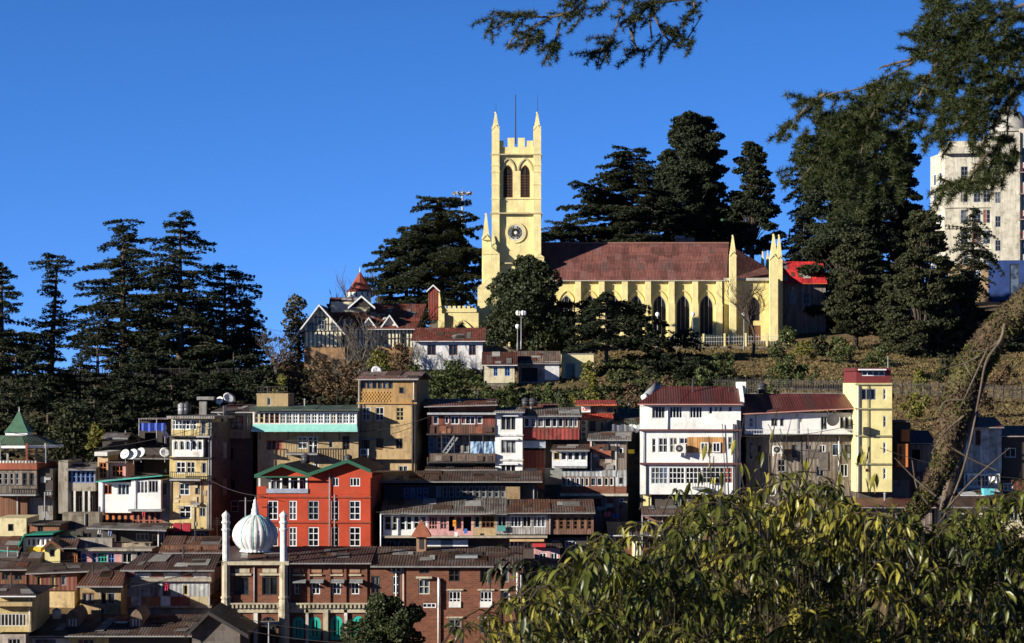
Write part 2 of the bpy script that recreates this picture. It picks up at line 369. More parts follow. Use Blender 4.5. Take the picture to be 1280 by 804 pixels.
        fm=MB(); fm.bar((e0[0],e0[1]-.04,e0[2]+.02),(e1[0],e1[1]-.04,e1[2]+.02),.16,.07); fm.build('gutter',STY[fascia],o)
        if not shed and wallmat:
            g=MB()
            for r,e in((r0,e0),(r1,e1)):
                sg=1 if r is r0 else -1; x=e[0]+sg*over*.6
                g.face((x,0,e[2]-.3),(x,0,e[2]+th*.5),(x,r[1],r[2]),(x,d,e[2]+th*.5),(x,d,e[2]-.3))
            g.build('gable',wallmat,s.e)
        return o
    def patches(s,x0,y0,x1,y1,n,out=.03,seed=1,pal=None,sw=(4,11),sh=(3,8)):
        rr=random.Random(seed)
        for i in range(n):
            w_=rr.uniform(*sw); h_=rr.uniform(*sh); x=rr.uniform(x0,x1-w_); y=rr.uniform(y0,y1-h_); s.box('patch',rr.choice(pal or PCOL),x,y,x+w_,y+h_,out+.012*(i+1),out-.02)
    def gable(s,wmat,rmat,x0,x1,ye,xa,ya,d=7,over=.45,th=.12,barge='w',y2=None):
        """gable end towards the camera"""
        a=s.L(x0,ye); c=s.L(x1,y2 or ye); p=s.L(xa,ya); m=MB()
        m.prism([(a[0],a[2]),(c[0],c[2]),(p[0],p[2])],-.003,.2); m.build('gable',wmat,s.e)
        ext=lambda q,k:(p[0]+(q[0]-p[0])*(1+k),p[2]+(q[2]-p[2])*(1+k))
        r=MB()
        for q in (a,c):
            e=ext(q,.12); r.prism([(p[0],p[2]),e,(e[0],e[1]+th*1.3),(p[0],p[2]+th*1.3)],-over+.05,d)
        o=r.build('roof',rmat,s.e); b=MB()
        for q in (a,c):
            e=ext(q,.13); b.prism([(p[0],p[2]+th*1.35),(p[0],p[2]-th*.8),(e[0],e[1]-th*.8),(e[0],e[1]+th*1.35)],-over-.02,-over+.045)
        b.build('bargeboard',STY[barge],o)
    def flat(s,mat,x0,x1,y,th=.18,d=7,over=.5):
        a=s.L(x0,y,over); c=s.L(x1,y,over); m=MB(); m.box(a[0],c[0],-over,d+.3,a[2]-th,a[2]); return m.build('roof',mat,s.e)
    def rail(s,mat,x0,x1,y0,y1,out,n=8,floor=True,bw=.035):
        a,c,b,t=s.rect(x0,y0,x1,y1,out); m=MB()
        m.box(a,c,-out-.03,-out+.03,t-.06,t); m.box(a,c,-out-.02,-out+.02,b+.05,b+.10)
        for i in range(n+1): x=a+(c-a)*i/n; m.box(x-bw/2,x+bw/2,-out-.018,-out+.018,b,t-.03)
        o=m.build('railing',mat,s.e)
        if floor: f=MB(); f.box(a-.05,c+.05,-out-.08,0,b-.12,b); f.build('balcony_floor',STY['g'],s.e)
        return o
    def awn(s,x0,x1,y,drop=2.2,out=.7,mat=None):
        a=s.L(x0,y,0.02); c=s.L(x1,y,.02); m=MB(); z=a[2]; dz=drop*s.s
        m.face((a[0],-.02,z),(c[0],-.02,z),(c[0],-out,z-dz),(a[0],-out,z-dz)); m.face((a[0],-.02,z-.05),(c[0],-.02,z-.05),(c[0],-out,z-dz-.05),(a[0],-out,z-dz-.05))
        m.face((a[0],-out,z-dz),(c[0],-out,z-dz),(c[0],-out,z-dz-.05),(a[0],-out,z-dz-.05)); m.build('awning',mat or STY['g'],s.e)
    def ac(s,x0,y0,x1,y1,out=0):
        a,c,b,t=s.rect(x0,y0,x1,y1,out); m=MB(); y=-out-.45; m.box(a,c,y,-out-.05,b,t); m.box(a+.05,a+.1,y,-out,b-.2,b-.002); m.box(c-.1,c-.05,y,-out,b-.2,b-.002)
        o=m.build('air_conditioner',plain((.7,.69,.64),.6,.2),s.e)
        f=MB(); r=min(c-a,t-b)*.4; cx=a+(c-a)*.42; cz=(b+t)/2
        f.prism([(cx+r*math.cos(k*PI/8),cz+r*math.sin(k*PI/8)) for k in range(16)],y-.02,y-.001); f.build('fan_grille',STY['d'],o)
        f=MB(); f.prism([(cx+r*.4*math.cos(k*PI/6),cz+r*.4*math.sin(k*PI/6)) for k in range(12)],y-.04,y-.021); f.build('fan_hub',STY['g'],o)
    def pipe(s,x,y0,y1,r=.06,out=.12,mat='g',x2=None):
        m=MB(); m.tube([s.L(x,y0,out),s.L(x2 or x,y1,out)],r,6); m.build('pipe',STY[mat],s.e,True)
def wr(x0,x1,y0,y1,n,gap=2,nx=1,ny=1,sty='w',k=None):
    w_=(x1-x0-gap*(n-1))/n; return [(x0+i*(w_+gap),y0,x0+i*(w_+gap)+w_,y1,nx,ny,sty,k) for i in range(n)]
# ---------------------------------------------------------------- terrain
CX=[-75,-48,-28,-5,22,50,80]
ROWS=[(150,850,850,860,880,880,870,870),(160,812,812,830,850,850,840,840),(168,775,775,780,840,830,820,820),(176,735,735,742,800,770,770,770),
(184,702,702,706,722,722,722,722),(192,668,668,668,678,684,684,684),(200,642,642,642,642,655,655,655),(210,612,612,610,605,612,612,612),(222,582,580,575,568,562,562,562),
(235,552,548,545,532,526,528,530),(250,522,518,515,509,502,508,510),(270,490,486,484,486,475,482,485),(285,478,476,474,468,456,462,465),(300,475,473,464,450,442,445,445),
(318,480,476,452,432,431,424,420),(345,520,490,455,430,427,400,395),(370,600,540,480,434,424,386,380),(420,800,700,600,500,440,380,375)]
TD=[-4000,-60,0,8,20,60,120]; TZ=[[-40]*7,[-8]*7,[-1.75]*7,[-3.0]*7,[-7]*7,[-20]*7,[-27]*7]
for r in ROWS: TD.append(r[0]); TZ.append([(HZ-p)/K*r[0] for p in r[1:]])
for D,z in((520,-60),(900,-150),(3000,-230),(30000,-300)): TD.append(D); TZ.append([z]*7)
TD=np.array(TD,float); TZ=np.array(TZ,float); CXA=np.array(CX,float)
def ground(x,y):
    x=np.clip(np.asarray(x,float),CXA[0],CXA[-1]); y=np.clip(np.asarray(y,float),TD[0],TD[-1])
    i=np.clip(np.searchsorted(TD,y)-1,0,len(TD)-2); j=np.clip(np.searchsorted(CXA,x)-1,0,len(CXA)-2)
    fy=(y-TD[i])/(TD[i+1]-TD[i]); fx=(x-CXA[j])/(CXA[j+1]-CXA[j]); fx=fx*fx*(3-2*fx)
    return (TZ[i,j]*(1-fx)+TZ[i,j+1]*fx)*(1-fy)+(TZ[i+1,j]*(1-fx)+TZ[i+1,j+1]*fx)*fy
def gz(x,y): return float(ground(x,y))
xs=np.concatenate([-np.geomspace(20000,130,14),np.arange(-115,116,2.0),np.geomspace(130,20000,14)])
ys=np.concatenate([np.array([-4000,-1000,-300,-100,-60]),np.arange(-50,450,2.0),np.geomspace(455,30000,22)])
X,Y=np.meshgrid(xs,ys); Z=ground(X,Y); rs=np.random.RandomState(3)
Z=Z+np.where((np.abs(X)<120)&(Y>225)&(Y<312),rs.uniform(-.25,.25,Z.shape),0)
nx_,ny_=len(xs),len(ys); idx=np.arange(nx_*ny_).reshape(ny_,nx_)
F=np.stack([idx[:-1,:-1],idx[:-1,1:],idx[1:,1:],idx[1:,:-1]],-1).reshape(-1,4)
m,t,b=nmat('hillside_soil',.95); W=coords(t,(1,1,1),'World')
c=mixc(t,ramp(t,noise(t,.12,W,6,.7),.46,.62),(.24,.155,.075),(.09,.085,.03)); c=mixc(t,ramp(t,noise(t,.8,W,6,.75),.45,.65,0,.7),c,(.06,.042,.028)); 
c=mixc(t,ramp(t,noise(t,5,W,4,.7),.5,.7,0,.6),c,(.24,.18,.09))
t.links.new(c,b.inputs['Base Color']); bump(t,b,noise(t,2.5,W,6,.8),1,.3)
tag(npmesh('ground',np.stack([X,Y,Z],-1).reshape(-1,3),F,m),kind='structure')
# ================================================================ church on the ridge
CH=wallm((.76,.63,.27),.34,'plaster',(.36,.28,.14)); CHT=wallm((.80,.69,.33),.38,'plaster',(.42,.34,.2))
RCH=roofm((.19,.078,.068),(.165,.066,.058),.25,1.0,1.6,.7); DARK=plain((.02,.018,.016),.8,.3)
c=House('church','cream church with battlemented clock tower and long maroon roof','church',600,432,322); c.glass=plain((.012,.012,.014),.6,.3)
def spire(h,x,y0,yt,w,out,depth,mat,name='pinnacle',body=None,par=None):
    """square pinnacle: shaft from y0 up to body, pyramid to yt, little gablets at the foot of the pyramid"""
    m=MB(); a,c_,b,t=h.rect(x-w/2,y0,x+w/2,max(body,y0+.5),out); W=c_-a; cx=(a+c_)/2; top=h.L(x,yt,out)[2]; yc=-out+W/2
    m.box(a,c_,-out,-out+W,b,t)
    q=W/2*.92; tz=top
    n=len(m.v); m.v+= [(cx-q,yc-q,t),(cx+q,yc-q,t),(cx+q,yc+q,t),(cx-q,yc+q,t)]
    k=W*.10; m.v+= [(cx-k,yc-k,tz),(cx+k,yc-k,tz),(cx+k,yc+k,tz),(cx-k,yc+k,tz)]
    for i in range(4): j=(i+1)%4; m.f.append((n+i,n+j,n+4+j,n+4+i))
    m.f.append((n+4,n+5,n+6,n+7)); m.lathe([(0,tz+W*.22),(W*.15,tz+W*.1),(W*.16,tz),(0,tz-W*.1)],8,(cx,yc,0))
    for sx in(0,1):
        g=W*.5
        if sx==0:
            m.prism([(cx-g-.05,t-.35*W),(cx-g-.05,t-.2*W),(cx,t+.5*W),(cx+g+.05,t-.2*W),(cx+g+.05,t-.35*W),(cx,t+.3*W)],-out-.07,-out+.0)
    return m.build(name,mat,h.e)
# tower body: stage by stage, front at out=5 m of the nave wall
TO=-1.7
def stage(x0,y0,x1,y1,wins=(),out=TO,d=None,rev=.35,name='tower_stage'): return c.blk(CHT,x0,y0,x1,y1,d=(d if d is not None else 9.8),out=out,wins=wins,name=name,rev=rev)
stage(618,193,673,266,[(629,206,641,247,2,9,'b','p'),(650.5,206,662.5,247,2,9,'b','p')])
stage(616,266,675,330); stage(614,330,678,434,down=0) if False else c.blk(CHT,614,330,678,434,d=10.,out=TO+.15,name='tower_stage')
# clock
q=c.L(644.5,291,TO); m=MB()
def ring(m,cx,cz,r0,r1,ya,yb,n=40):
    for i in range(n):
        a=2*PI*i/n; b_=2*PI*(i+1)/n; p=lambda r,t,y:(cx+r*math.cos(t),y,cz+r*math.sin(t))
        m.face(p(r0,a,ya),p(r1,a,ya),p(r1,b_,ya),p(r0,b_,ya)); m.face(p(r1,a,ya),p(r1,a,yb),p(r1,b_,yb),p(r1,b_,ya)); m.face(p(r0,a,ya),p(r0,b_,ya),p(r0,b_,yb),p(r0,a,yb))
ring(m,q[0],q[2],1.08,1.42,q[1]-.16,q[1]); k=m.build('clock',CHT,c.e)
m=MB(); m.prism([(q[0]+1.08*math.cos(i*PI/16),q[2]+1.08*math.sin(i*PI/16)) for i in range(32)],q[1]-.06,q[1]-.01); m.build('dial',DARK,k)
m=MB(); ring(m,q[0],q[2],.93,1.04,q[1]-.085,q[1]-.07)
for i in range(12):
    a=PI/6*i; d=Vector((math.cos(a),0,math.sin(a))); p=Vector((q[0],q[1]-.08,q[2])); w_=Vector((-d.z,0,d.x))
    for off in ((-.07,.07) if i%3 else (-.12,0,.12)): m.bar(p+d*.58+w_*off,p+d*.90+w_*off,.06,.02)
ring(m,q[0],q[2],0.01,.22,q[1]-.085,q[1]-.07,16)
m.build('numerals',plain((.75,.75,.72),.6,.1),k)
m=MB(); p=Vector((q[0],q[1]-.10,q[2])); m.bar(p-Vector((.1,0,-.08)),p+Vector((.40,0,-.32)),.10,.02); m.bar(p,p+Vector((.12,0,-.78)),.07,.02); m.build('clock_hands',plain((.85,.85,.8),.5,.1),k)
# corner piers with pinnacles
for x in(619.5,671.5):
    a,cc,b_,t_=c.rect(x-4.8,158,x+4.8,434,TO+.55)
    mm=MB(); mm.box(a,cc,-TO-.55,-TO+.45,b_,t_)
    for yy in (207,215,231,249): z=c.L(x,yy,TO)[2]; mm.box(a-.07,cc+.07,-TO-.62,-TO+.5,z-.07,z+.07)
    mm.build('corner_pier',CHT,c.e)
    spire(c,x,160,141,8.8,TO+.52,1,CHT,'pinnacle',160.5)
    # rear pinnacles
    a,cc,b_,t_=c.rect(x-4.4,160,x+4.4,194,-3.0); mm=MB(); mm.box(a,cc,3.0,4.1,b_,t_); mm.build('corner_pier',CHT,c.e) if False else None
# battlements
m=MB(); a,cc,b_,t_=c.rect(624,180,667,193.5,TO+.12)
for (yy0,yy1) in((-TO-.12,-TO+.23),(9.4,9.75)):
    m.box(a,cc,yy0,yy1,b_,c.L(640,184,TO)[2])
    for xx in (624,634.5,647.5,658.5):
        p0=c.L(xx,172,TO)[0]; p1=c.L(xx+(8.5 if xx in(634.5,647.5) else 5.5 if xx==624 else 7.5),172,TO)[0]; zt=c.L(640,172.5 if xx in(634.5,647.5) else 176,TO)[2]
        m.box(p0,p1,yy0+.001,yy1-.001,c.L(640,184,TO)[2]-.01,zt)
for xx in(618.5,671.5):
    p0=c.L(xx,180,TO)[0]; m.box(p0-.2,p0+.2,-TO+.4,9.7,b_,c.L(640,178,TO)[2])
m.build('battlement',CHT,c.e)
# string courses and hood moulds
SC=wallm((.55,.46,.26),.5,'plaster',(.2,.16,.1))
for nm,x0,x1,yy,hh,e in(('s',613.5,677.5,193,1.6,.62),('s',613,678,266.5,1.8,.66),('s',624,667,249,1,.10),('s',612.5,679,329,1.6,.7)):
    a,cc,b_,t_=c.rect(x0,yy-hh/2,x1,yy+hh/2,TO+e); m=MB(); m.box(a,cc,-TO-e,10.1,b_,t_); m.build('string_course',SC,c.e)
for x0 in(629,650.5):
    a,cc,b_,t_=c.rect(x0-2.5,203,x0+14.5,247,TO); sp=spring(a+.3,cc-.3,t_,'p'); A=arch_pts(a,cc,sp,'p'); m=MB()
    for p,q in zip(A,A[1:]): m.bar((p[0],-TO-.08,p[1]),(q[0],-TO-.08,q[1]),.16,.2)
    m.build('hood_mould',SC,c.e)
for x,y0,y1 in((644.5,118,180),):
    m=MB(); m.tube([c.L(x,y1,-6),c.L(x,y0,-6)],[.09,.05],6); m.build('flagpole',STY['d'],c.e)
for x,y0 in((620,130),(672,118)):
    m=MB(); m.tube([c.L(x,142,TO),c.L(x,y0,TO)],[.035,.025],5); m.build('lightning_rod',STY['d'],c.e)
# left stair buttress of the tower with its own pinnacle
for (x0,y0,x1,y1,o,d) in((602.5,297,613.8,434,TO+.1,2.6),(604,318,624.5,434,TO+1.1,1.4),(597,360,627,434,TO+1.7,1.2),(668,322,680,434,TO+1.1,1.5)):
    a,cc,b_,t_=c.rect(x0,y0,x1,y1,o); m=MB(); m.box(a,cc,-o,-o+d+1,b_,t_)
    w_=cc-a; m.prism([(a-.08,t_),(cc+.08,t_),((a+cc)/2,t_+w_*.45)],-o-.08,-o+.5); m.build('buttress',CHT,c.e)
spire(c,607.5,297,268,9.6,TO+.5,1,CHT,'pinnacle',300)
spire(c,617.5,306,296,6,TO+1.0,1,CHT,'pinnacle',320)
# porch with crenellated parapet and an arch
PB=c.rect(545,392,603,434,.6); c.blk(CHT,553,389,601,434,d=6,out=.6,wins=[(563,405,592,434,3,1,'d','p')],name='porch',rev=.5)
m=MB(); a,cc,b_,t_=c.rect(553,382.5,601,389.5,0.75); n=8; st=(cc-a)/n
m.box(a,cc,-.75,-.4,b_-.1,b_+.42)
for i in range(n): m.box(a+i*st+st*.15,a+i*st+st*.75,-.749,-.401,b_+.40,t_)
m.build('battlement',CHT,c.e)
A0=c.rect(560,401,596,434,.7); sp=spring(A0[0],A0[1],A0[3],'p'); m=MB(); A=arch_pts(A0[0],A0[1],sp,'p')
for p,q in zip(A,A[1:]): m.bar((p[0],-.7,p[1]),(q[0],-.7,q[1]),.28,.25)
m.build('hood_mould',CHT,c.e)
a,cc,b_,t_=c.rect(543,392,555.5,434,1.3); m=MB(); m.box(a,cc,-1.3,-.2,b_,t_); m.build('buttress',CHT,c.e); spire(c,549,385,367,6.5,1.1,1,CHT,'pinnacle',393)
# nave
wins=[(x-8.3,369,x+8.3,418.5,4,0,'w','p') for x in (708,737.5,766.5,795,824.3,853.8,882.9)]
wins=[w_[:4]+(3,2 if abs(w_[0]-816)<1 else 1,'g','p') for w_ in wins]
c.blk(CH,680,349,905,432,d=13.5,out=0,wins=wins,name='nave_wall',rev=.45)
for x in(722.5,752,781,810,839.5,869,899):
    o=1.15; m=MB(); a,cc,b_,t_=c.rect(x-4.2,381,x+4.2,432,o); m.box(a,cc,-o,.0,b_,t_); a2,c2,b2,t2=c.rect(x-3.6,352,x+3.6,381,.8)
    m.box(a2,c2,-.8,0,t_+.3,t2); m.prism([(a,t_),(cc,t_),(cc-.05,t_+.3),(a+.05,t_+.3)],-o,-.79); m.build('buttress',CHT,c.e)
for w_ in wins:
    a,cc,b_,t_=c.rect(w_[0]-2,w_[1]-2.5,w_[2]+2,w_[3],0); sp=spring(a+.2,cc-.2,t_,'p'); A=arch_pts(a,cc,sp,'p'); m=MB()
    for p,q in zip(A,A[1:]): m.bar((p[0],-.05,p[1]),(q[0],-.05,q[1]),.2,.12)
    m.build('hood_mould',CH,c.e)
# chancel bay on the right
c.blk(CH,905,349,975,432,d=11,out=.6,wins=[(934.5,371,949.5,401,2,2,'d','p'),(936,407,951,426,1,1,'D',None)],name='chancel_wall',rev=.35)
a,cc,b_,t_=c.rect(931.5,367.5,952.5,401,.65); sp=spring(a+.2,cc-.2,t_,'p'); A=arch_pts(a,cc,sp,'p'); m=MB()
for p,q in zip(A,A[1:]): m.bar((p[0],-.66,p[1]),(q[0],-.66,q[1]),.28,.25)
m.build('hood_mould',CH,c.e)
spire(c,916.3,318,295,8.2,2.0,1,CHT,'pinnacle',432); 
for x,yb,yt,w_,o in((967.5,322,294,10,1.9),(974.2,324,294.5,8,-1.2),(953.5,333,315,5.5,-9),(959.8,333,314.5,5.5,-10.5)): spire(c,x,yb,yt,w_,o,1,CHT,'pinnacle',434 if w_>6 else 352)
# roofs
m=MB(); e=.55
E0=Vector(c.L(676,351,e)); E1=Vector(c.L(908,351,e)); R0=Vector(c.L(676,305,-6.7)); R1=Vector(c.L(911,305,-6.7))
up=Vector((0,0,.12)); B0=Vector((E0.x,14.1,E0.z)); B1=Vector(c.L(908,351,-14)); B1.z=E0.z
H1=Vector(c.L(968,341,-1.0)); H2=Vector(c.L(968,341,-12))
for A in([E0,E1,R1,R0],[R0,R1,B1,B0]): m.face(*[q+up for q in A]); m.face(*[q for q in A[::-1]])
for i in range(4):
    A=[E0,E1,R1,R0]; j=(i+1)%4; m.face(A[i],A[j],A[j]+up,A[i]+up)
m.face(E0,R0,B0); m.face(R1,E1,B1)
rf=m.build('roof',RCH,c.e)
m=MB(); m.bar(R0+up*1.2,R1+up*1.2,.35,.2); m.build('ridge_cap',plain((.26,.13,.10),.7,.4),rf)
m=MB(); m.bar(E0+Vector((0,-.06,0)),E1+Vector((0,-.06,0)),.22,.12); m.build('gutter',plain((.5,.45,.38),.7,.4),rf)
# chancel roof, a lower hip leaning on the nave
m=MB(); F0=Vector(c.L(908,350,1.1)); F1=Vector(c.L(966,350,1.1)); K0=Vector(c.L(911,306,-6.7)); K1=Vector(c.L(957,333,-6.7)); G1=Vector(c.L(968,350,-12)); 
m.face(F0,F1,K1,K0); m.face(F1,G1,K1); m.face(K0,K1,G1,Vector((F0.x,13,F0.z)))
m.build('roof',RCH,c.e)
a,cc,b_,t_=c.rect(905,347.5,972,351,1.2); m=MB(); m.box(a,cc,-1.2,-.95,b_,t_); m.build('gutter',plain((.5,.45,.38),.7,.4),c.e)
# stone chimney behind the ridge
x=House('ruined_chimney','broken rubble stone stack rising behind the church roof ridge','chimney',843,306,337)
x.blk(wallm((.25,.16,.12),.5,'stone'),845,297,868,320,d=1.6,name='shaft'); x.box('cap',STY['g'],844,295,856,298,.1,-1.7)
# red roofed hall right of the church
x=House('hall','weathered plank hall under a bright red metal roof beside the church','building',978,415,330)
x.blk(wallm((.30,.24,.21),.6,'planks'),978,352,1032,425,d=8,wins=[(988,366,996,380,2,2,'g'),(1004,366,1012,380,2,2,'g')])
x.roof(roofm((.58,.035,.04),(.48,.03,.035),.12,.9,3),975,1034,355,328,d=8,over=.8,fascia='o',wallmat=wallm((.30,.24,.21),.6,'planks'))
# ================================================================ library and the cottages below the church
NOP.append(0); TIM=plain((.03,.025,.02),.8,.3); TC=wallm((.78,.73,.52),.2); NOP.append(RCH); RR=roofm((.20,.055,.04),(.14,.04,.03),.4,.5,.5); RD=roofm((.10,.035,.03),(.07,.03,.025),.5,.6,1.2)
def timber(h,x0,y0,x1,y1,nv,nh,out=.03,top=None,w_=.12):
    m=MB(); o=out+.05
    for i in range(nv+1):
        x_=x0+(x1-x0)*i/nv; yt=top(x_) if top else y0
        if yt<y1-1: p=h.L(x_,y1,out); q=h.L(x_,yt,out); m.box(p[0]-w_/2,p[0]+w_/2,-o,-out+.04,p[2],q[2])
    for j in range(nh+1):
        y_=y0+(y1-y0)*j/nh; xa,xb=x0,x1
        if top:
            xs_=[x0+(x1-x0)*k/40 for k in range(41) if top(x0+(x1-x0)*k/40)<y_]; 
            if len(xs_)<2: continue
            xa,xb=xs_[0],xs_[-1]
        p=h.L(xa,y_,out); q=h.L(xb,y_,out); m.box(p[0],q[0],-o+.01,-out+.03,p[2]-w_/2,p[2]+w_/2)
    return m.build('timber_frame',TIM,h.e)
h=House('library','half timbered library with a tall front gable and conical red turret','building',372,440,300)
h.blk(TC,380,414,427,434,d=9,out=2.5,wins=[(386,398,392,399,1,1,'d')][:0]); h.gable(TC,RD,377,430,415,401.5,383,d=12,over=.9)
g=MB();
for xx in (0,):
    pass
h.e.location=h.O
gf=lambda x_: 415-(1-abs(x_-402)/26)*31+1
h2=h
timber(h,381,414,427,434,9,1,2.5); 
# front gable stands 2.5 m forward: shift its pieces
for o in list(h.e.children):
    if o.name.startswith(('gable',)) or o.name.startswith('roof'): o.location.y-=2.5
timber(h,380,388,425,414,9,3,2.5,gf,.10)
make_window(h.e,*[h.rect(398,400,406,412,2.6)[i] for i in(0,2,1,3)],None,-2.66,2,2,'g'); make_window(h.e,*[h.rect(413,403,421,413,2.6)[i] for i in(0,2,1,3)],None,-2.66,2,2,'g'); make_window(h.e,*[h.rect(386,403,393,413,2.6)[i] for i in(0,2,1,3)],None,-2.66,2,2,'g')
h.blk(wallm((.33,.19,.09),.5,'stone'),380,434,431,446,d=9,out=2.7,name='plinth',down=4)
h.blk(TC,430,411,520,436,d=9,out=0,wins=[(436,417,444,430,2,2,'d'),(455,417,463,430,2,2,'d'),(477,417,485,430,2,2,'d'),(500,417,508,430,2,2,'d')]); timber(h,430,411,520,436,20,2,.02)
h.blk(wallm((.33,.19,.09),.5,'stone'),430,434,520,446,d=9,out=.1,name='plinth',down=4)
h.roof(RR,420,520,412,381,d=11,over=.8,rx0=408,rx1=533,fascia='w',ridge=.6)
h.gable(TC,RR,451,471,411,461,398,d=3,over=.5); h.gable(TC,RR,477,497,409,487,395,d=3,over=.5)
h.blk(TC,415,378,463,400,d=4,out=-6,name='tower_room'); 
for o in [h.gable(TIM,RR,437,467,384,452,371,d=3,over=.3)]: pass
for o in list(h.e.children)[-1:]: pass
h.roof(RR,411,452,384,373,d=14,over=-5.2,fascia='w')
tc_=h.L(450,373,-8); s_=h.s
m=MB(); m.lathe([(1.45,-1.5),(1.45,.0),(1.75,.25),(1.75,.75),(1.55,.8),(1.5,1.0)],20,tc_); tr=m.build('turret',plain((.72,.70,.64),.7,.3),h.e,True)
m=MB(); m.lathe([(1.9,.85),(1.35,1.3),(.95,2.0),(.5,2.75),(.12,3.4),(0,3.42)],8,tc_); m.build('turret_roof',plain((.30,.075,.05),.7,.35),tr)
m=MB(); m.lathe([(.0,4.1),(.06,3.9),(.04,3.7),(.1,3.55),(.05,3.38)],8,tc_); m.build('finial',STY['w'],tr,True)
m=MB()
for k_ in range(14): a=2*PI*k_/14; m.box(-.08,.08,-.03,.03,-.0,.0+.55,Matrix.Translation(Vector(tc_)+Vector((1.77*math.cos(a),1.77*math.sin(a),.22)))@Matrix.Rotation(a+PI/2,4,'Z'))
m.build('turret_vent',STY['d'],tr)
x=House('chimney_tower','narrow red corrugated tower with small white gable beside the cedar','tower',535,395,316)
x.blk(wallm((.30,.06,.045),.35,'corr'),535.5,364,547.5,400,d=1.6,name='shaft'); x.gable(wallm((.30,.06,.045),.35,'corr'),RD,534,549,364,541.5,357,d=1.8,over=.2,th=.1)
x=House('white_cottage','white cottage with brown shutters and red tin roof below the porch','cottage',516,462,284)
WC=wallm((.72,.71,.70),.45); x.blk(WC,516,427,603,462,d=7,wins=[(534,431,545,444,2,1,'b'),(561,431,572,444,2,1,'b'),(586,431,595,444,2,1,'b')])
x.roof(RR,513,607,427,411,d=7,over=.7,rx0=519,rx1=None,fascia='w',wallmat=WC)
x=House('blue_window_cottage','tiny pale cottage with bright blue window shutters under dark maroon roof','cottage',604,478,270)
x.blk(wallm((.62,.56,.40),.5),605,456,643,479,d=4,wins=[(617,459,622,470,2,2,'u'),(631,458,637.5,470,2,2,'u')]); x.roof(RD,602,647,457,441,d=6,over=.5,fascia='w')
x=House('tin_shack','grey tin roofed shack with dark open front beside the blue window cottage','shack',647,478,273)
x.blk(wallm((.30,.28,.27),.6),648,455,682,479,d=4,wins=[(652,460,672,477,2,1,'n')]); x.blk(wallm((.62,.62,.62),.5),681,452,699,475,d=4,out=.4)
x.roof(roofm((.15,.11,.09),(.20,.16,.14),.5),645,701,455,440,d=5,over=.7)
x=House('yellow_shed','pale yellow shed with grey double doors below the churchyard railing','shed',700,476,276)
x.blk(wallm((.72,.62,.34),.2),702,442,742,474,d=3,wins=[(707,454,719,472,2,1,'g')],rev=.1); x.flat(STY['g'],701,743,442,d=3,over=.1,th=.08); x.box('plinth',wallm((.35,.06,.04),.5),700,473,740,481,.8,-2)
# ================================================================ hotel at the top right
h=House('hotel','tall cream corner hotel with red balconies above dark trees','hotel',1181,378,395,-7)
HW=wallm((.58,.54,.44),.4); hw=[]
for j,y_ in enumerate((208,236,262,288,314)):
    for x_ in (1201,1217,1229): hw.append((x_,y_,x_+9,y_+17,2,3,'g'))
h.blk(HW,1181,190,1239,330,d=18,wins=hw); h.box('cornice',HW,1178,183,1242,192,1.2,-18); h.blk(HW,1186,176,1238,184,d=12,out=-2,name='attic',wins=[(1212,177,1220,183,2,1,'o')])
h.blk(HW,1239,165,1275,330,d=18,out=.6,wins=[(1244,y_,1251,y_+14,2,2,'g') for y_ in(180,210,240,270,300)])
h.blk(HW,1275,160,1330,330,d=18,out=.2,wins=[(1278,y_,1286,y_+18,2,1,'d') for y_ in(185,210,245,270,300)])
for y_ in(206,233,265,290): h.rail(plain((.4,.06,.05),.6,.3),1274,1300,y_,y_+9,1.3,6)
for y_ in(228,258,284,310): h.box('string_course',HW,1181,y_,1239,y_+2,.25)
h.blk(plain((.025,.055,.19),.6,.5,sc=.6),1236,325,1330,378,d=16,out=1.2,name='base_wall',wins=[(1262,330,1274,372,1,1,'d')]); h.blk(wallm((.35,.25,.14),.5),1190,330,1236,382,d=14,name='base_wall',wins=[(1200,338,1210,352,2,2,'w'),(1216,338,1226,352,2,2,'w')])
# left return facade facing the sun
m=MB(); p=h.L(1181,330,0); q=h.L(1181,190,0); x0=p[0]; z0,z1=p[2],q[2]
m.face((x0,0,z0),(x0-1.9,9,z0),(x0-1.9,9,z1),(x0,0,z1)); m.face((x0-1.9,9,z0),(x0,18,z0),(x0,18,z1),(x0-1.9,9,z1)); m.face((x0,0,z1),(x0-1.9,9,z1),(x0,18,z1)); m.build('side_wall',HW,h.e)
for j in range(5):
    for i in range(2):
        g=MB(); M=Matrix.Translation((x0,0,0))@Matrix.Rotation(math.atan2(9,-1.9),4,'Z'); xx=1.8+i*3.6; zz=z1-3.2-j*3.5; g.box(xx,xx+1.3,.0,.05,zz-2,zz,M); fo=g.build('window',STY['w'],h.e)
        g=MB(); g.box(xx+.12,xx+1.18,.051,.06,zz-1.88,zz-.12,M); g.build('pane',GL[0],fo)
dc=h.L(1262,165,-4); m=MB(); m.lathe([(3.4,-.2),(3.3,1.1),(2.8,2.2),(1.9,3.1),(.9,3.6),(0,3.8)],20,dc); m.build('dome',plain((.42,.40,.36),.6,.3),h.e,True)
# green roofed house glimpsed behind the cedars
x=House('green_roofed_house','small house with green gabled roof glimpsed between dark cedars','house',893,305,372)
x.blk(wallm((.5,.42,.28),.4),893,276,928,318,d=8,wins=[(902,283,909,291,2,2,'g')]); x.gable(wallm((.08,.20,.14),.3),roofm((.06,.17,.12),(.05,.13,.10),.2),890,915,277,902,262,d=8); x.roof(roofm((.06,.17,.12),(.05,.13,.10),.2),905,930,277,266,d=8,rx1=924)
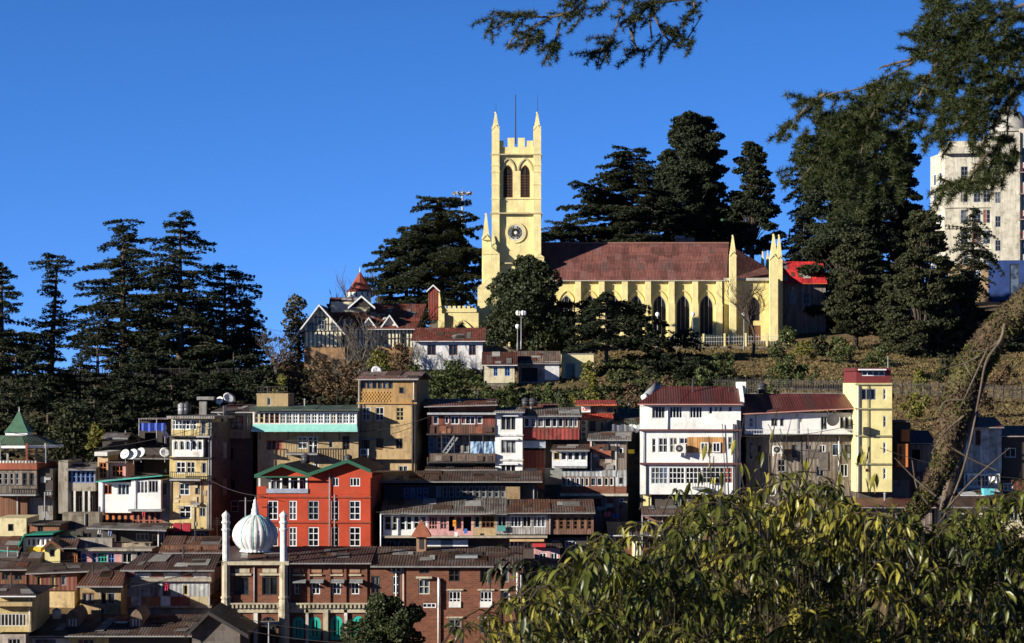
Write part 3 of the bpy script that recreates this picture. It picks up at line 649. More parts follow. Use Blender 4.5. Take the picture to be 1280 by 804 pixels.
# ================================================================ the town below
TAN=wallm((.43,.30,.15),.45); TAN2=wallm((.44,.32,.17),.35); BRK=wallm((.18,.066,.038),.3,'brick'); CONC=wallm((.36,.32,.26),.6); GREY=wallm((.28,.27,.26),.6); WH=wallm((.78,.77,.74),.10); WH2=wallm((.68,.66,.62),.5)
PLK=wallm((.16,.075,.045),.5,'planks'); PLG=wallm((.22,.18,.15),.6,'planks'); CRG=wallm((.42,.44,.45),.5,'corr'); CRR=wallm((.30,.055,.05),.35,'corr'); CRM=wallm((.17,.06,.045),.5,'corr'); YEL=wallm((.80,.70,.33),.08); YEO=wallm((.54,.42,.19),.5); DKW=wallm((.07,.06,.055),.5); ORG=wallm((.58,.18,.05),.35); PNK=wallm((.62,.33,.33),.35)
RG=roofm((.20,.19,.185),(.13,.12,.12),.5); RRU=roofm((.14,.065,.045),(.065,.045,.038),.55); RMA=roofm((.125,.035,.032),(.105,.03,.028),.15,.9,4,.45); RDK=roofm((.06,.045,.04),(.045,.035,.032),.5); RGR=roofm((.10,.095,.09),(.22,.21,.20),.5,.9,1.8); RPU=roofm((.070,.044,.043),(.055,.036,.036),.25,.9,3); RGN=roofm((.07,.13,.09),(.06,.10,.08),.3); RBR=roofm((.10,.070,.058),(.055,.044,.04),.55,.7,1.5)
NOP+= [RMA,RGN]; RMO=roofm((.20,.13,.10),(.12,.08,.07),.5,.5,.9)
# ---- mosque-side: pavilion house
x=House('pavilion_house','old timber house topped by an open pavilion with green pyramid roof','house',-6,655,191.5,-3)
x.blk(PLK,-6,620,34,650,d=7,wins=()); x.blk(GREY,34,622,66,650,d=7,out=-.5); x.blk(PLG,-6,584,46,620,d=7,out=.4,wins=wr(-2,24,591,606,4,2,1,2,'g')+wr(28,43,591,608,2,3,1,2,'d'))
x.blk(DKW,46,586,66,622,d=7); x.patches(48,588,66,648,5,.02,3); x.rail(STY['d'],-4,44,606,618,1.1,16); x.box('band',wallm((.33,.09,.05),.4),-6,579,46,587,.6,-6)
m=MB()
for i in range(13): a=x.rect(-5+i*4,576,-2.6+i*4,579,.6); m.box(a[0],a[1],-.62,-.4,a[2],a[3])
x_b=m.build('parapet_blocks',WH2,x.e)
for u,o in((-2,.2),(32,.2),(55,-.6),(8,-5.5),(44,-5.5)):
    a=x.rect(u,554,u+2.6,579,o); m=MB(); m.box(a[0],a[1],-o,-o+.17,a[2],a[3]); m.build('post',wallm((.25,.06,.05),.4) if u==32 else STY['g'],x.e)
p=x.L(24,556,-3.2); m=MB(); m.lathe([(3.6,-.05),(3.55,.0),(1.55,.78),(1.45,.8)],8,p,ph=PI/8); m.build('lower_roof',RGN,x.e); m=MB(); m.lathe([(3.62,-.2),(3.66,-.2),(3.66,.0),(3.55,.02)],8,p,ph=PI/8); m.build('eave_board',STY['w'],x.e)
p2=Vector(p)+Vector((0,0,.78)); m=MB(); m.lathe([(1.3,0),(1.3,.28),(1.2,.28)],4,p2,ph=PI/4); m.build('neck',STY['w'],x.e); m=MB(); m.lathe([(1.45,.25),(.75,1.0),(.12,1.95),(0,1.97)],4,p2,ph=PI/4); m.build('spire_roof',plain((.07,.16,.10),.6,.3),x.e)
m=MB(); m.tube([p2+Vector((0,0,1.9)),p2+Vector((0,0,2.35))],[.05,.02],6); m.build('finial',STY['w'],x.e)
x=House('cream_hut','small cream hut with one dark window below the plank shutters','hut',-5,675,184)
x.blk(wallm((.70,.60,.36),.35),-6,648,33,670,d=5,wins=[(10,655,17,664,1,1,'d')],down=1)
x=House('brick_shed','low red brick shed patched with boards beside the cream hut','shed',36,670,184); x.blk(wallm((.28,.11,.06),.6,'brick'),37,655,74,668,d=4,down=1,wins=[(47,657,54,668,2,1,'d')]); x.flat(RDK,35,76,655,d=4,over=.3,th=.1)
# ---- blue window house
x=House('blue_window_house','beige house with a row of blue white windows above open columns','house',73,650,191)
x.blk(CONC,73,576,85,642,d=6,out=.2); x.blk(CONC,84,588,119,614,d=6,wins=wr(84.5,118,588.5,603.5,6,.6,1,2,'u')+[]); x.roof(RG,82,120,588,579,d=6,over=.4)
x.blk(DKW,84,614,119,642,d=6,out=-1.2,wins=wr(88,116,620,640,3,4,2,1,'g'))
for u in(85,92,103,110): a=x.rect(u,614,u+2.4,642,0); m=MB(); m.box(a[0],a[1],-.0,.2,a[2],a[3]); m.build('column',WH2,x.e)
x=House('retaining_wall','stone retaining wall with ivy under the blue window house','wall',80,668,188); x.blk(wallm((.25,.22,.17),.7,'stone'),78,641,124,668,d=1.5)
# ---- white bay house with teal eave
x=House('white_bay_house','white house with projecting bays and a thin teal eave','house',120,664,190.6,-3)
x.blk(wallm((.55,.38,.22),.5),122,569,135,602,d=5,out=-1.2,wins=[(124,578,133.5,598,2,3,'o')]); x.blk(PNK,137,577,157,602,d=5,out=-1.6,wins=[(140,582,154,596,3,2,'o')]); x.box('roof_slab',WH2,118,565,134,570,-.8,-6); x.flat(RDK,132,160,577,d=6,over=-1,th=.1)
x.blk(WH,123,603,164,641,d=6,out=.3,wins=[(130,606,140,618,2,1,'o'),(147,605,162,619,3,1,'w')]); x.blk(WH,164,600,201,637,d=6,out=.9,wins=[(171,601,185,617,3,1,'w'),(185.5,600.5,198,616,3,1,'w')]); x.blk(GREY,201,600,212,650,d=7,wins=[(203,604,208,618,1,2,'d')])
x.roof(roofm((.20,.42,.40),(.16,.36,.36),.2),120,203,603,595,d=6,over=1.1,ye2=595,fascia='t',shed=True,th=.06)
x.blk(ORG,123,641,165,660,d=5,out=-.2,down=1,wins=wr(128,163,643,658,5,3,1,1,'d')); x.blk(wallm((.45,.12,.07),.5),165,640,202,662,d=5,out=-.1,down=1,wins=wr(167,200,641,655,5,2,1,1,'d')); x.box('canopy',STY['g'],160,637,202,639.5,1.8,0); x.rail(plain((.42,.14,.09),.7,.4),166,203,650,661,1.2,9)
# terrace clutter behind the white house
x=House('dark_terrace_house','dark boarded attic house behind the white bay house','house',128,600,199); x.blk(DKW,128,552,158,590,d=5,wins=[(136,556,142,566,1,1,'d')]); x.blk(DKW,157,560,210,600,d=5,out=-.6,wins=[(170,575,180,590,2,2,'d')]); x.roof(RG,127,160,549,543,d=4,over=.4); x.roof(RDK,155,211,574,567,d=5,over=.9)
x=House('tarp_shack','rooftop shack hung with a bright blue tarpaulin','shack',174,560,203)
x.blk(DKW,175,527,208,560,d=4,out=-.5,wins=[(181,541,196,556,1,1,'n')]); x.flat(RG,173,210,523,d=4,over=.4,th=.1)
m=MB(); A=x.rect(174,529,207,539,.6); n=12
for i in range(n):
    x0=A[0]+(A[1]-A[0])*i/n; x1=A[0]+(A[1]-A[0])*(i+1)/n; y0=-.6+.06*math.sin(i*2.1); y1=-.6+.06*math.sin(i*2.1+2.1); m.face((x0,y0,A[2]+.05*math.sin(i)),(x1,y1,A[2]+.05*math.sin(i+1)),(x1,y1,A[3]),(x0,y0,A[3]))
m.build('tarpaulin',plain((.03,.07,.42),.6,.35),x.e)
for u in(174,196): x.pipe(u,523,556,r=.05,out=.6)
# ---- yellow tenement
x=House('yellow_tenement','tall peeling yellow tenement with arched glass veranda and flank darkened for shade','tenement',211,664,190,-11)
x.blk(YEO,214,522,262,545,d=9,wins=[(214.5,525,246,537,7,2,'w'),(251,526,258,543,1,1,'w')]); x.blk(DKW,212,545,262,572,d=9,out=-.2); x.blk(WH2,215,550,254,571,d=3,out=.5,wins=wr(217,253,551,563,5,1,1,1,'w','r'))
x.blk(YEO,212,571,263,600,d=9,wins=[(220,577,232,592,2,2,'w'),(233,577,244,592,2,2,'w'),(252,578,258,592,1,1,'g')]); x.blk(TAN2,212,600,263,628,d=9,wins=[(224,604,237,619,2,2,'w'),(244,603,250,618,1,1,'d')]); x.blk(YEO,212,628,263,664,d=9,down=2,wins=[(224,632,239,648,2,2,'w'),(249,634,257,646,2,1,'g')])
for y_ in(545,572,599): x.box('ledge',STY['d'],210,y_,264,y_+1.4,.35,-1)
x.rail(STY['d'],213,250,590,599,.9,14); x.rail(STY['d'],246,262,533,545,.7,5)
x.flat(RG,208,268,520,d=9,over=.9,th=.22); 
for u in (217,228,239,250): x.pipe(u,520,545,r=.03,out=.6)

A=x.rect(211,522,262.5,664,0); fl=MB(); fl.box(A[1]+.02,A[1]+.12,.0,9.1,A[2]-2,A[3]-.4); fl.build('flank_shade',wallm((.13,.115,.10),.6,'stone'),x.e); x.patches(213,602,262,660,9,.02,7,[plain((.30,.24,.17),.9,.4),plain((.20,.16,.12),.9,.4),plain((.50,.42,.28),.9,.4)],(4,10),(3,9))  # dark sheet over the right side wall; its shade is put into the colour
for zz in(3.,6.,9.): 
    g=MB(); g.box(A[1]+.121,A[1]+.15,3.,3.9,A[2]+zz-.2,A[2]+zz+1.1); g.build('window',STY['g'],x.e)
x.pipe(261,524,664,r=.07); x.pipe(264,524,664,r=.05); x.awn(243,252,628,2,.5)
for u,v in((.0,0),(4,0)): pass
x=House('grey_annex','dark grey annex with blackened windows behind the yellow tenement','house',270,600,194,-10)
x.blk(wallm((.20,.19,.17),.6),268,516,312,548,d=8,wins=[(275,522,282,535,2,2,'g'),(288,520,304,537,2,2,'d')]); x.blk(DKW,268,548,316,675,d=8,out=-.4,wins=[(286,560,292,575,1,1,'d'),(286,600,294,612,1,1,'d'),(288,626,298,640,1,2,'g')]); x.roof(RDK,264,322,516,507,d=8,over=.8)
x=House('rooftop_chimney','square sooty chimney with flat cap on the yellow tenement roof','chimney',248,522,195); x.blk(GREY,249,502,258,520,d=.6); x.box('cap',GREY,246,496,267,500,.25,-.8)
# ---- green roofed tan tenement
x=House('green_roof_tenement','long tan tenement with glazed top floor and turquoise skirt awning','tenement',320,600,192)
x.blk(WH,316,515,446,531,d=8,out=.9,wins=wr(318,330,516,529,2,1,1,2,'y')+wr(331,349,516,529,3,1,1,3,'b')+wr(350,444,516,529.5,12,.8,2,3,'w')); x.blk(TAN2,322,530,448,600,d=8,wins=[(333,550,353,563,3,1,'o'),(372,546,384,561,2,2,'w'),(385,546,397,568,2,2,'w'),(411,552,416,560,1,1,'g'),(428,545,437,562,2,3,'d'),(390,580,398,590,2,1,'w')])
m=MB(); A=x.L(314,538,1.5); B=x.L(447,538,1.5); A2=x.L(316,530.5,.95); B2=x.L(446,530.5,.95); m.face(A,B,B2,A2); m.face(*(Vector(q)-Vector((0,0,.06)) for q in(A,B,B2,A2))); m.box(A[0],B[0],A[1]-.03,A[1]+.01,A[2]-.12,A[2]+.04); m.build('awning',plain((.30,.66,.58),.6,.2),x.e)
x.roof(RGN,312,449,514,508,d=8,over=1.2,fascia='d'); x.rail(STY['d'],358,396,550,567,1.3,12); 
for u in(325,360,405,424): a=x.L(u,540,1.9); b_=x.L(u,549,0); m=MB(); m.bar(a,b_,.08); m.build('bracket',STY['d'],x.e)
x=House('roof_hut','tan plastered roof hut with railing above the green roof','hut',321,512,195); x.blk(TAN2,321,492,360,512,d=5,out=.5,wins=[(334,497,338.5,507,1,1,'w')]); x.rail(STY['d'],322,359,483,491,.3,10,False); x.flat(GREY,320,361,492,d=5,over=.1,th=.12)
# ---- red house with green trimmed roof
RED=wallm((.45,.058,.024),.2); GT=plain((.02,.10,.06),.6,.3)
x=House('red_house','bright orange red house with white windows and dark green roof edge','house',321,692,181,-4)
c0=[(334.5,347.5),(361,371),(385,398.5),(413.5,423.5),(436.5,450.5)]
x.blk(RED,321,618,463,692,d=8,down=1,wins=[(a,626,b_,650,2,3,'w') for a,b_ in c0]+[(a,659,b_,683,2,3,'w') for a,b_ in c0]); x.blk(RED,385,596,463,618,d=8,wins=[(415,597,423.5,608,2,1,'w'),(437,597,450,608,3,1,'w')]); x.blk(DKW,321,597,385,618,d=8,out=-1.4,wins=[(338,600,352,616,2,1,'w'),(360,600,380,616,3,1,'w')])
for u in(323,336,350,361,372,382): a=x.rect(u,598,u+2.4,612,.05); m=MB(); m.box(a[0],a[1],-.05,.1,a[2],a[3]); m.build('post',WH,x.e)
x.box('parapet',RED,321,608,333,618,.06,-.2); x.box('parapet',plain((.3,.33,.42),.6,.4),333,611,385,616.5,.1,-.1)
m=MB(); pr=[(320,596),(354,582),(387,594),(436,577),(465,590)]; 
L_=[x.L(*q) for q in pr]
m.prism([(L_[0][0],x.L(320,597)[2]),(L_[2][0],x.L(320,597)[2]),(L_[2][0],L_[2][2]),(L_[1][0],L_[1][2])],0.002,.2); m.prism([(L_[2][0],x.L(320,597)[2]),(L_[4][0],x.L(320,597)[2]),(L_[4][0],L_[4][2]),(L_[3][0],L_[3][2]),(L_[2][0],L_[2][2])],0.002,.2); m.build('gable',RED,x.e)
m=MB()
for p,q in zip(L_,L_[1:]): m.prism([(p[0],p[2]),(q[0],q[2]),(q[0],q[2]+.14),(p[0],p[2]+.14)],-.7,8)
m.build('roof',roofm((.16,.05,.04),(.12,.04,.035),.3),x.e); m=MB()
for p,q in zip(L_,L_[1:]): m.prism([(p[0],p[2]-.08),(q[0],q[2]-.08),(q[0],q[2]+.2),(p[0],p[2]+.2)],-.76,-.70)
A=x.rect(320,595.5,388,597,.9); m.box(A[0],A[1],-.9,-.7,A[2],A[3]); m.build('green_trim',GT,x.e)
for y_ in(621.5,653): x.box('ledge',wallm((.35,.06,.03),.4),320.5,y_-.8,463.5,y_+.6,.12)
x.pipe(412,592,690,r=.05)
x.blk(RED,377,578,386,590,d=-2,out=-3,name='chimney') if False else None
# ---- tall tan block
x=House('tan_block','tall tan block with rusty patched roof and brick lattice panel','apartment block',447,600,193,-8)
x.blk(wallm((.36,.22,.09),.5),447.5,475,520,504,d=6,wins=wr(452,491,476,486,6,1,1,1,'d')+[(499,484,505,492,1,1,'d')]); x.blk(TAN,447.5,504,520,574,d=6,wins=[(452,509,463,526,2,2,'w'),(469,509,480,526,2,2,'w'),(495,509,505,526,2,3,'y'),(452,549,462,560,2,1,'d'),(495,548,503.5,561,2,2,'d'),(470,548,479.5,561,1,1,'b')]); x.blk(TAN2,448,574,520,600,d=6,out=-.8,wins=[(498,582,510,592,2,1,'w')])
x.box('ledge',wallm((.4,.22,.08),.4),446.5,503,521,505,.2); m=MB(); A=x.rect(450,489,488,502,.02); nz=5;nx=20
for i in range(nx):
    for j in range(nz):
        if (i+j)%2: m.box(A[0]+(A[1]-A[0])*i/nx,A[0]+(A[1]-A[0])*(i+.8)/nx,-.06,-.003,A[2]+(A[3]-A[2])*j/nz,A[2]+(A[3]-A[2])*(j+.75)/nz)
m.build('lattice',wallm((.55,.30,.08),.3),x.e)
x.roof(roofm((.20,.10,.085),(.26,.25,.24),.6,.9,.9),445,523,475,466,d=6,over=.4); x.ac(451,561,462,569,0); x.pipe(449,476,574); x.pipe(516,500,600,r=.10,mat='d'); x.pipe(519,500,600,r=.06,mat='d'); x.awn(450,470,548,1,.5)
# ---- wooden house with veranda
x=House('wooden_veranda_house','rambling brown wooden house with two verandas and blue plastic sheet','house',533,600,193.6)
x.blk(CRM,537,508,620,520,d=6,out=-.1); x.blk(wallm((.24,.07,.05),.5,'planks'),534,519,619,531,d=6,out=.7,wins=[(541,520,548,530.5,1,1,'w'),(556,520,561,530,1,1,'w'),(563,520,574,530.5,2,1,'w'),(576,520,594,530.5,3,1,'w'),(596,520,603,530,1,1,'w')]); x.blk(wallm((.15,.07,.05),.6,'planks'),534,531,619,543,d=6,out=.75)
x.blk(PLG,535,543,619,583,d=6,out=-.6,wins=[(536,547,542,565,1,3,'u'),(546,546,552,561,1,2,'w'),(553,546,562,561,2,2,'w'),(568,555,577,566,3,2,'g'),(579,553.5,586,566,1,1,'w')])
m=MB(); A=x.rect(588,552,619,567,.45); n=8
for i in range(n):
    for j in range(3):
        f=lambda i,j:(A[0]+(A[1]-A[0])*i/n,-.45+.07*math.sin(i*1.9+j),A[2]+(A[3]-A[2])*j/3); m.face(f(i,j),f(i+1,j),f(i+1,j+1),f(i,j+1))
m.build('plastic_sheet',plain((.28,.42,.60),.5,.35),x.e)
x.blk(wallm((.15,.11,.09),.6,'planks'),537,567,619,578,d=.2,out=1.0,name='balustrade'); x.box('balcony_floor',STY['d'],534,577,620,579,1.1); x.box('balcony_floor',STY['d'],533,542,620,544,.95)
m=MB(); m.bar(x.L(553,566,.9),x.L(568,545,.9),.12); m.bar(x.L(557,568,.9),x.L(572,547,.9),.12)
for i in range(6): m.bar(x.L(554+i*2.7,564.5-i*3.7,.9),x.L(558+i*2.7,566.5-i*3.7,.9),.05)
m.build('stair',STY['g'],x.e)
x.patches(537,532,618,542,9,.77,5,[plain((.28,.10,.06),.8,.5),plain((.10,.05,.04),.8,.5),plain((.20,.17,.15),.8,.5),plain((.33,.15,.09),.8,.5)],(5,11),(5,9)); x.patches(538,568,618,577,8,1.02,6,[plain((.20,.14,.11),.8,.5),plain((.10,.07,.06),.8,.5),plain((.27,.23,.2),.8,.5)],(5,11),(5,8))
for u in(552,568,587,604): x.pipe(u,543,578,r=.045,out=.95,mat='d')
x.roof(roofm((.17,.065,.05),(.10,.06,.05),.6),530,622,509,500,d=6,over=1.0,ye2=507); x.box('canopy',plain((.40,.42,.43),.6,.4),534,516,620,518.5,1.3); x.blk(WH2,563,583,619,592,d=5,out=-.4,wins=wr(565,618,584,591,5,2,2,1,'w')); x.roof(RDK,531,622,588,583,d=2,over=1.4)
# ---- narrow white house
x=House('narrow_white_house','narrow white three storey house between wooden houses','house',619,600,193,-3)
x.blk(WH,619,516,653,600,d=6,wins=[(626,519.5,645,538,3,1,'w'),(626,549,645,567,3,1,'w'),(626,580,645,598,3,1,'w')],down=1); x.box('ledge',WH2,618,543,654,545,.15); x.box('ledge',WH2,618,574,654,576,.15); x.roof(RG,617,656,516,511,d=6,over=.5)
for y_ in(518.5,548,579): x.awn(624,648,y_,1.2,.35,STY['w'])
# ---- red corrugated balcony house
x=House('red_balcony_house','house with long red corrugated balcony panel under grey sheet roof','house',652,612,194)
x.blk(PLK,653,521,725,537,d=6,out=.6,wins=wr(655,670,522,534,2,1,1,1,'w')+wr(671.5,689,522,534,2,1,1,1,'w')+wr(690,704,522,534,2,1,1,1,'w')+wr(706,722,522,534,3,1,1,1,'w')); x.blk(CRR,652,536,724,549.5,d=6,out=.65,name='balcony_panel'); x.blk(DKW,654,549,724,592,d=6,out=-1.0)
x.box('metal_sheet',plain((.38,.42,.48),.4,.4),652,551,682,560,.3,-.2); x.blk(wallm((.20,.05,.035),.5,'corr'),653,563,681,584,d=5,name='panel'); x.blk(wallm((.28,.10,.06),.5,'brick'),652,584,681,612,d=5,wins=[(657,586,671,597,3,2,'w')]); x.box('metal_sheet',plain((.25,.26,.24),.6,.4),681,585,703,606,-.2,-.4)
x.roof(RGR,650,727,521,511,d=6,over=1.0); x.box('rusty_parapet',CRM,653,505,697,510,-3.2,-3.4)
# ---- roof cafe with red tiled canopies
x=House('red_canopy_cafe','small rooftop cafe with two red tiled canopies and white sign','cafe',722,560,200,0)
x.blk(DKW,724,506,768,518,d=5,wins=[(744,508,757,517,2,1,'b'),(758,508,767,517,1,1,'b')]); x.box('sign_board',plain((.8,.8,.78),.5,.1),727,508,738,515.5,.35,.05)
m=MB(); A=x.rect(727,508,738,515.5,.36); ring(m,A[0]+.22,(A[2]+A[3])/2,.09,.15,-.37,-.355,12)
p=lambda u,v:(A[0]+u,-.365,A[2]+v)
m.bar(p(.40,.14),p(.40,.32),.045,.01); m.bar(p(.40,.32),p(.52,.32),.045,.01); m.bar(p(.52,.14),p(.52,.32),.045,.01); m.bar(p(.64,.20),p(.64,.44),.045,.01); m.bar(p(.64,.12),p(.64,.15),.045,.01); m.build('lettering',plain((.65,.05,.04),.5,.1),x.e)
RT=roofm((.52,.09,.06),(.42,.06,.045),.1,.3,.5); NOP.append(RT); x.roof(RT,721,771,507,502,d=5,over=.8,fascia='o'); 
A=x.rect(727,517,767,523,1.0); m=MB(); m.face((A[0],-1.1,A[2]),(A[1],-1.1,A[2]),(A[1],0,A[3]),(A[0],0,A[3])); m.face((A[0],-1.1,A[2]-.08),(A[1],-1.1,A[2]-.08),(A[1],0,A[3]-.08),(A[0],0,A[3]-.08)); m.face((A[0],-1.1,A[2]),(A[1],-1.1,A[2]),(A[1],-1.1,A[2]-.08),(A[0],-1.1,A[2]-.08)); m.build('canopy',RT,x.e)
x.blk(GREY,724,522,766,562,d=5,wins=[(736,526,745,544,1,1,'b'),(750,527,755,540,1,1,'g')],down=1)
for y_ in(526,534,541): x.ac(726,y_-1,734,y_+5.5)
x=House('green_roof_shed','low shed with dull green roof and white plastic along its front','shed',768,565,199)
x.blk(DKW,767,534,802,565,d=4); x.roof(roofm((.10,.13,.09),(.07,.09,.06),.3),765,804,532,512,d=12,over=.5,ridge=.45); A=x.rect(765,531,801,540,.9); m=MB()
for i in range(12):
    f=lambda i,z:(A[0]+(A[1]-A[0])*i/12,-.9+.1*math.sin(i*2.3),z+.08*math.sin(i*1.7)); m.face(f(i,A[2]),f(i+1,A[2]),f(i+1,A[3]),f(i,A[3]))
m.build('plastic_sheet',plain((.72,.72,.72),.5,.2),x.e)
# ---- patched timber stack
x=House('patched_timber_house','tall patched timber house with bay, brick panels and grey roof','house',700,650,192,-4)
x.blk(PLG,737,551,783,590,d=6,out=.2,wins=[(742,561,746,571,1,1,'w'),(753,561,765,575,2,1,'g'),(773,560,779,568,1,1,'w')]); x.box('patch',plain((.5,.42,.34),.8,.4),760,575,770,582,.24,.2); x.box('patch',plain((.33,.09,.05),.8,.4),737,553,748,559,.24,.2); x.box('patch',plain((.4,.36,.3),.8,.4),760,552,775,557,.24,.2); x.box('patch',plain((.12,.07,.05),.8,.4),745,577,757,585,.24,.2)
x.patches(738,552,783,589,16,.2,11,PCOL+[plain((.33,.12,.07),.8,.4),plain((.45,.38,.30),.8,.4)],(4,12),(3,9)); x.patches(726,621,783,645,8,.02,12); x.roof(RGR,734,789,551,541,d=6,over=.7)
x.blk(WH2,690,564,734,585,d=6,out=.9,wins=wr(692,700,565,575,1,1,1,1,'y')+wr(701,733,565,575.5,4,1,1,1,'w'),name='bay'); x.box('bay_panel',plain((.70,.72,.74),.4,.25),690,577,734,583,1.1,.9); x.roof(RDK,688,737,564,557,d=5,over=1.5)
x.blk(CRG,702,588,770,596,d=6,out=.3); x.blk(BRK,702,596,768,618,d=6,out=.3,wins=wr(702.5,736,597,608,6,.8,1,1,'w')+wr(738,753,597,607.5,2,1,1,1,'w')+wr(755,767,597,607.5,2,1,1,1,'w')); x.blk(CRG,768,588,783,608,d=6,out=.25,wins=[(774,597,779,605,1,1,'d')]); x.blk(BRK,768,608,783,618,d=6,out=.25)
x.box('ledge',plain((.5,.46,.38),.8,.5),700,617.5,785,620,.9,-.5); x.blk(PLG,724,620,784,650,d=6,wins=[(740,623,752,634,2,1,'d'),(774,623,780,628,1,1,'w')],down=1); x.box('yellow_sign',plain((.75,.60,.03),.5,.2),785,562,793,567,-1.5,-1.6)
# ---- big white house
x=House('white_house','large white three storey house with maroon roof and gable chimneys','house',799,650,191,-3)
b1=[(815,508,831,523,4,1,'w'),(837,508,853,523,4,1,'w'),(862,508,878,523,4,1,'w'),(886,508,891,518,1,1,'w'),(893,508,897,515,1,1,'w'),(910,508,915.5,515,1,1,'w'),(899,508,903,515,1,1,'w')]
x.blk(WH,800,503,926,538,d=7,wins=b1); x.blk(WH,800,538,926,580,d=7,wins=[(815,548,820,566,1,2,'w'),(823,547,835,566,2,2,'w'),(837,547,847,566,2,2,'w'),(849,547,862,562,2,2,'w')]+[(910,546,916,562,1,2,'w')]); x.blk(WH,800,580,926,618,d=7,wins=[(814,584,835,605,4,3,'w'),(836,584,856,605,4,3,'w'),(857,584,877,605,4,3,'w'),(878,584,916,604,7,3,'w')])
x.box('wood_panel',wallm((.50,.26,.10),.3,'planks'),859,546.5,906,566,.05,-.01)
for a in(875.5,890.5): A=x.rect(a,553,a+10,565.5,.06); make_window(x.e,A[0],A[2],A[1],A[3],None,-.20,2,1,'w')
for y_ in(538,580): x.box('ledge',plain((.13,.05,.05),.7,.3),799,y_-1.2,927,y_+.8,.35)
x.ac(843,555,857,566,.3); x.roof(RMA,797,928,506,485,d=7,over=.9,fascia='p',rx0=829)
for u,yy in((824,-.2),): pass
for sx,u0,u1,v0,v1 in((1,924,940,503,485),):
    a=x.L(u0,v0,.5); b_=x.L(u1,v1,-3.2); m=MB(); m.prism([(0,0)]*0 or [(a[0]-.25,0),(a[0]+.25,0),(a[0]+.25,.7),(a[0]-.25,.7)],0,.01) if False else None
    for k in range(10):
        t=k/10; p=[a[i]+(b_[i]-a[i])*t for i in range(3)]; q=[a[i]+(b_[i]-a[i])*(t+.1) for i in range(3)]; cx=(a[0] if sx==0 else x.L(926,500,0)[0]); m.box(cx-.05,cx+.25,p[1],q[1],p[2]-.3,q[2]+.22)
    m.build('parapet_wall',WH,x.e)
    if sx: m=MB(); cx=x.L(927,500,0)[0]; m.box(cx-.3,cx+.5,3.0,4.0,b_[2]-.5,b_[2]+.5); m.build('chimney',WH,x.e)
x.rail(STY['d'],866,884,588,610,.9,5); x.pipe(917,530,618,mat='d'); x.pipe(922,525,618,mat='d',r=.08); x.pipe(903,530,918,x2=922,out=.15,r=.03,mat='d')
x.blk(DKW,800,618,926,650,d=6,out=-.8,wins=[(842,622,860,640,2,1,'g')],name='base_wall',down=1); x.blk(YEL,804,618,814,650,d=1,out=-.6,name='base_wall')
x.box('yellow_cloth',plain((.75,.66,.08),.7,.2),888,598,894,605,.25,.2)
# ---- long white and grey house
x=House('long_grey_house','long house with white upper floor, grey sheeted lower wall and maroon roof','house',930,650,191.6,1)
x.blk(WH,931,516,1069,544,d=7,wins=[(936,522,942,534,1,2,'w'),(964,523,972,533,2,1,'g'),(975,523,980,533,1,1,'g'),(1000,522,1003,528,1,1,'w'),(1026,521,1034,537,2,1,'g'),(1050,521,1055,536,1,1,'g'),(1056,521,1061,536,1,1,'g'),(1063,520,1068,533,1,1,'w')]); x.blk(wallm((.26,.22,.18),.6,'corr'),933,544,1070,600,d=7,out=-.3,wins=[(936,552,942,575,1,2,'g'),(956,570,964,590,2,2,'d'),(972,574,982,590,2,2,'g'),(990,556,997,572,1,2,'d'),(1024,556,1032,574,2,2,'w'),(1056,556,1064,574,1,2,'d'),(1020,582,1030,596,2,1,'g'),(1046,580,1060,596,3,1,'w'),(945,556,952,575,1,2,'b'),(1008,556,1015,572,2,2,'g'),(1040,555,1052,570,1,1,'w')]); x.blk(PLG,933,600,1070,650,d=7,out=-.3,down=1,wins=[(960,606,970,620,2,1,'w'),(1010,606,1020,620,2,1,'w')])
x.patches(936,546,1068,598,6,-.27,8,[plain((.16,.14,.125),.8,.5),plain((.28,.26,.24),.8,.5),plain((.12,.08,.06),.8,.5),plain((.2,.18,.16),.8,.5)],(8,16),(10,24)); x.box('ledge',STY['d'],931,543,1070,545,.5); x.ac(965,557,977,567,.2); x.rail(plain((.6,.6,.6),.5,.2),932,1069,537,543.5,.8,40,False,.02)
x.roof(RMA,928,1071,518,494,d=7,over=.8,fascia='p',ye2=511,wallmat=WH)
A=x.L(1042,525,.9); m=MB(); m.lathe([(0,-.02),(.4,.03),(.55,.12)],16,(0,0,0)); o=m.build('satellite_dish',STY['d'],x.e,True); o.location=A; o.rotation_euler=(R(75),0,R(-30))
# dormer
x.gable(CRR,RMA,990,1004,506,997,498,d=3,over=.2,barge='o') if False else None
# ---- slim yellow tower house
x=House('slim_yellow_house','slim pale yellow tower house with maroon box top','house',1070,634,190,2)
x.blk(YEL,1070,479,1115,615,d=6,down=0,wins=[(1077,486,1095,500,3,1,'g'),(1104,486,1108,499.5,1,2,'w'),(1104,520,1108,534,1,2,'w'),(1104,553,1108,567,1,2,'w'),(1104,585,1108,599,1,2,'w'),(1082,586,1087,590,1,1,'b')])
for y_ in(480.5,511,545,580): x.box('ledge',plain((.40,.36,.20),.8,.4),1069,y_-1,1115.5,y_+.8,.18)
x.blk(plain((.16,.03,.03),.6,.2),1070.5,460,1113.5,479,d=6,out=-.2,wins=[(1077,463,1106,470,4,1,'w')],name='attic'); x.box('canopy',STY['w'],1074,461.3,1108,463,.5); x.flat(plain((.13,.03,.03),.6,.2),1069,1114.5,460,d=5,over=.1,th=.25)
x.pipe(1072.5,482,615,r=.06,mat='w'); x.blk(DKW,1074,615,1115,650,d=5,out=-.8,name='base_wall')
m=MB(); A=x.rect(1080,534,1087,543.5,.5); m.box(A[0],A[1],-.5,-.02,A[2],A[3]); m.build('air_conditioner',STY['d'],x.e)
